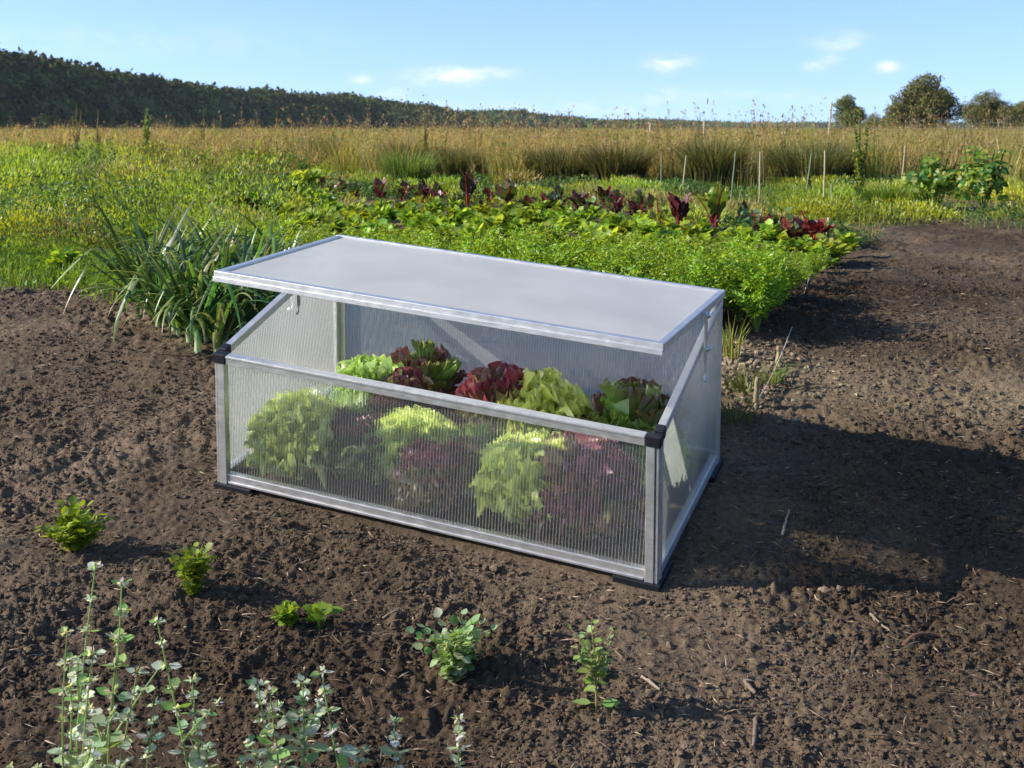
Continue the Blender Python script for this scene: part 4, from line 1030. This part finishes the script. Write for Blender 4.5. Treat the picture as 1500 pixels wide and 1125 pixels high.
for k, (px, d, top, ls, cols, fl, n, lab) in enumerate([
    (1258,9.4,160,.075,YG,(.45,.42,.05),34,"tall bolted green plant standing before the first tree"),
    (214,20,158,.16,[(.14,.22,.05),(.2,.27,.07)],None,16,"tall leafy weed spearing over the grass at the left"),
    (298,22,162,.09,YG,(.5,.48,.4),8,"thin pale topped weed rising in front of the dark hill"),
    (112,18,152,.07,[(.2,.14,.08),(.26,.18,.1)],(.24,.15,.08),26,"brown dock stalk at the far left above the grass"),
    (143,19,160,.07,[(.2,.14,.08),(.26,.18,.1)],(.3,.17,.08),18,"reddish brown dock stalk second from the left edge"),
    (622,15,166,.06,[(.2,.19,.09),(.16,.2,.07)],(.36,.3,.2),30,"grey green branching weed rising left of centre over the grass"),
    (490,17,175,.08,YG,None,20,"green leafy shoot on top of the dark tussock at the left"),
    (1025,16,163,.03,[(.2,.15,.08)],(.12,.07,.05),10,"thistle like stalks with dark heads over the right meadow"),
    (905,15,170,.03,[(.2,.15,.08)],(.15,.09,.06),12,"thin dark headed stalks over the middle meadow"),
    (1145,14,178,.05,[(.07,.07,.03),(.1,.09,.04)],None,40,"dark drooping weed clump on top of the right meadow"),
    (1185,11,228,.05,YG,None,20,"low pale green weed by the leaning cane"),
    (1330,10.5,240,.06,[(.2,.27,.05),(.25,.27,.08)],(.4,.36,.1),20,"yellowing weed left of the leafy bean at the right edge")]):
    x0 = (px-CX)/F*d; h_ = (HZ-top)/F*d-LEV
    o = put("tall_weed", tallweed(720+k, h_, ls*(.55 if k != 1 else .9), cols, (.2,.22,.08), int(n*2.4), fl, 4, DIA if k == 1 else None), (x0, d, LEV), rng.uniform(0,6)); tag(o, lab, "weed")
for k, (px, py, H, lab) in enumerate([(1372,308,.42,"bushy green climbing bean at the right edge beyond the soil"),(1440,312,.5,"second bean bush beside the first, outside the right edge")]):
    g = Geo(); n = 800; c = rng.normal(0,1,(n,3)); c = nz(c)*rng.uniform(.5,1,(n,1)); lump = .75+.35*np.sin(c[:,0]*5+k)*np.cos(c[:,2]*4)
    pos = np.stack([c[:,0]*.24*lump+.05*c[:,2], c[:,1]*.2, H*.52+c[:,2]*H*.5*lump], -1)
    place(g, OVATE[0], OVATE[1], pos, basis(rdir(n,-.7,.3), nz(c+rdir(n)*.7+[0,0,.5])), rng.uniform(.022,.055,n), cmix([(.07,.16,.035),(.10,.2,.03),(.2,.27,.04),(.26,.27,.05)], n))
    for a_ in range(5): tube(g, np.array([[0,0,0],[.05*a_-.1,.02,H*.5],[.07*a_-.14,-.03,H*.9]]), .006, (.15,.2,.05), 5)
    o = put("bean_plant", g.mesh("bean_plant", MF), ground(px, py), 0); tag(o, lab, "bean plant")

# ------------------------------------------------------------------ trees at the right
def tree(px, d, top, wpx, seed, cols, label, bot=0., lob=9):
    global rng
    keep = rng; rng = np.random.default_rng(seed)
    x0 = (px-CX)/F*d; H = (HZ-top)/F*d-LEV; R = wpx/2/F*d
    root = empty("broadleaf_tree", (x0, d, LEV), label, "tree", "trees beyond the meadow")
    g = Geo(); t = np.linspace(0,1,8)[:,None]
    tube(g, t*np.array([R*.06,0,H*.62]), np.linspace(.05,.018,8)*H, (.10,.08,.06), 8)
    cen = []
    for i in range(lob):
        a = rng.uniform(0,2*PI); q = rng.uniform(.25,.8); rr = R*(.72 if q < .6 else .5)*rng.uniform(.3,1)
        cen.append((rr*math.cos(a), rr*math.sin(a), H*(.10+bot*.2+q*.72), R*rng.uniform(.36,.54)))
    cen.append((R*.05,0,H*.86,R*.4)); cen.append((-R*.2,0,H*.74,R*.45))
    for c in cen:
        P = np.array([[R*.03,0,H*.3],[c[0]*.5,c[1]*.5,H*.3+(c[2]-H*.3)*.6],[c[0],c[1],c[2]]]); tube(g, P, np.array([.018,.011,.004])*H, (.10,.08,.06), 5)
    g.build("trunk", MBARK, root)
    g = Geo()
    for c in cen:
        n = 1500; dv = nz(rng.normal(0,1,(n,3))); rad = c[3]*rng.uniform(.35,1.05,n)**.6*(1+.22*np.sin(dv[:,0]*5+c[0])*np.cos(dv[:,2]*6+c[1]))
        pos = np.array(c[:3])+dv*rad[:,None]*[1,1,.82]
        s_ = H*rng.uniform(.022,.05,n)
        place(g, DIA, DIAF, pos, basis(rdir(n), nz(rdir(n)*.8+dv*.5+[0,0,.4])), np.stack([s_*.7,s_,s_],-1), cmix(cols, n))
    g.build("crown", MD, root); rng = keep
TG = [(.12,.135,.04),(.085,.10,.03),(.16,.165,.055),(.18,.165,.07)]
tree(1240, 240, 141, 58, 801, TG, "slender tree standing alone, leftmost of the trees at the right", .0, 10)
tree(1356, 230, 113, 104, 802, TG, "biggest round tree at the right edge of the photo", .0, 16)
tree(1312, 225, 152, 52, 806, TG, "lower tree joined to the left flank of the biggest tree", -.2, 10)
tree(1446, 245, 138, 84, 803, TG, "tree right of the biggest one, outside the photo's edge", .0, 12)
tree(1280, 260, 170, 50, 804, TG, "low bushy tree in the gap between the slender and the biggest tree", -.2, 8)
tree(1500, 270, 150, 60, 805, TG, "last tree in the row at the far right", .0, 12)

# ------------------------------------------------------------------ wooded hills
def ridge(name, pts, slope, seed, ntree, cr, label, cols, drop=1.9):
    """pts: px, py of the wooded skyline, distance.  A hillside mesh and the wood that covers it"""
    global rng
    keep = rng; rng = np.random.default_rng(seed)
    pts = np.array(pts, float); s = np.linspace(0, 1, 160); q = np.linspace(0, 1, len(pts))
    px, py, d = (np.interp(s, q, pts[:,a]) for a in range(3))
    cx_, cz = (px-CX)/F*d, (HZ-py)/F*d-cr*drop; cz = np.maximum(cz, LEV+.3)
    n = 22; tt = np.linspace(-1, 1, n)
    prof = np.where(tt <= 0, 1-np.abs(tt)**1.25, 1-.75*tt**2)
    V = np.zeros((160, n, 3))
    V[...,0] = cx_[:,None]; V[...,1] = d[:,None]+tt[None]*slope*np.where(tt < 0, 1, 1.4); V[...,2] = LEV-1+(cz[:,None]-LEV+1)*prof[None]
    V[...,2] += 3*fbm(V[...,0]/60, V[...,1]/60, 3, seed)*prof[None]*np.minimum(1,(cz[:,None]-LEV)/15)
    i = (np.arange(159)*n)[:,None]+np.arange(n-1)[None]
    g = Geo(); g.add(V.reshape(-1,3), np.stack([i,i+n,i+n+1,i+1],-1).reshape(-1,4), (.035,.05,.02))
    tag(g.build(name, MD), None, None, kind="structure")
    a = rng.uniform(0, 158.99, ntree); b = rng.uniform(0, 1, ntree)**.8*(n*.62)
    ia, ib = a.astype(int), np.minimum(b.astype(int), n-2); fa, fb = (a-ia)[:,None], (b-ib)[:,None]
    C = (V[ia,ib]*(1-fa)+V[ia+1,ib]*fa)*(1-fb)+(V[ia,ib+1]*(1-fa)+V[ia+1,ib+1]*fa)*fb
    g = Geo(); r = cr*rng.uniform(.6,1.25,ntree)
    # a crown: a lumpy core with a shell of leaf sprays
    core = ICO[None]*(1+rng.uniform(-.25,.25,(ntree,12,1)))*np.stack([r*.8,r*.8,r*1.05],-1)[:,None]+(C+np.stack([0*r,0*r,r*.35],-1))[:,None]
    col = cmix(cols, ntree, .3)
    f = (np.arange(ntree)*12)[:,None,None]+ICOF[None]; g.add(core.reshape(-1,3), f.reshape(-1,3), np.repeat(col*.9,12,axis=0))
    k = 26; j = np.repeat(np.arange(ntree), k); m = len(j); dv = nz(rng.normal(0,1,(m,3))*[1,1,.9]+[0,-.25,.25])
    pos = C[j]+dv*np.stack([r,r,r*1.25],-1)[j]*rng.uniform(.72,1.05,(m,1))+np.stack([0*r,0*r,r*.35],-1)[j]
    s_ = r[j]*rng.uniform(.28,.6,m)
    place(g, DIA, DIAF, pos, basis(rdir(m), nz(dv+rdir(m)*.5)), np.stack([s_*.8,s_,s_],-1), col[j]*(1+rng.normal(0,.15,(m,1))))
    tag(g.build("wooded_hillside", MD), label, "wood", kind="stuff"); rng = keep
HG = [(.06,.08,.028),(.045,.065,.024),(.08,.10,.03),(.04,.06,.024),(.12,.125,.04),(.09,.13,.035)]
ridge("hill", [(-260,40,560),(0,70,650),(103,90,700),(180,104,760),(260,119,840),(340,125,930),(430,131,1040),(500,133,1130),(560,143,1230),(640,153,1330),(700,166,1450),(760,182,1550)], 150, 901, 5200, 5.6, "dark wooded long hill falling from the left edge towards the middle", HG)
ridge("hill", [(640,176,1900),(700,164,1950),(760,164,2000),(820,173,2080),(880,179,2150),(940,182,2250),(1010,184.5,2400)], 160, 902, 1500, 7., "dark wooded low hill behind the end of the long one", HG, 1.0)
ridge("hill", [(880,182,3300),(940,178,3300),(985,179,3300),(1040,182,3350),(1100,184,3400),(1180,185,3400),(1260,183,3400),(1400,184,3400),(1600,182,3400)], 200, 903, 2200, 9., "faint blue wooded hills on the horizon at the right", HG, .8)

# ------------------------------------------------------------------ air
m, nt, out = newmat("thin_haze"); vol = N(nt, "VolumePrincipled"); vol.inputs["Color"].default_value = (.80,.89,1,1); vol.inputs["Density"].default_value = 3.6e-5; vol.inputs["Anisotropy"].default_value = .2
nt.links.new(vol.outputs[0], out.inputs["Volume"])
ext = 1.02*max(abs(gx).max(), abs(gy).max())
g = Geo(); g.add(box_v((-ext,-ext,-4),(ext,ext,170)), BOXF, (.8,.9,1)); hz_ = g.build("haze", m, smooth=False); tag(hz_, "thin pale summer air over the fields", "haze", kind="stuff")

# ------------------------------------------------------------------ render settings
scene.render.engine = "CYCLES"
cy = scene.cycles
cy.use_denoising = True
cy.max_bounces = 12; cy.transparent_max_bounces = 24; cy.diffuse_bounces = 6; cy.glossy_bounces = 4; cy.transmission_bounces = 10
cy.sample_clamp_indirect = 4; cy.blur_glossy = .5
scene.view_settings.view_transform = 'Standard'; scene.view_settings.look = 'None'
scene.view_settings.exposure = .93; scene.view_settings.gamma = 1
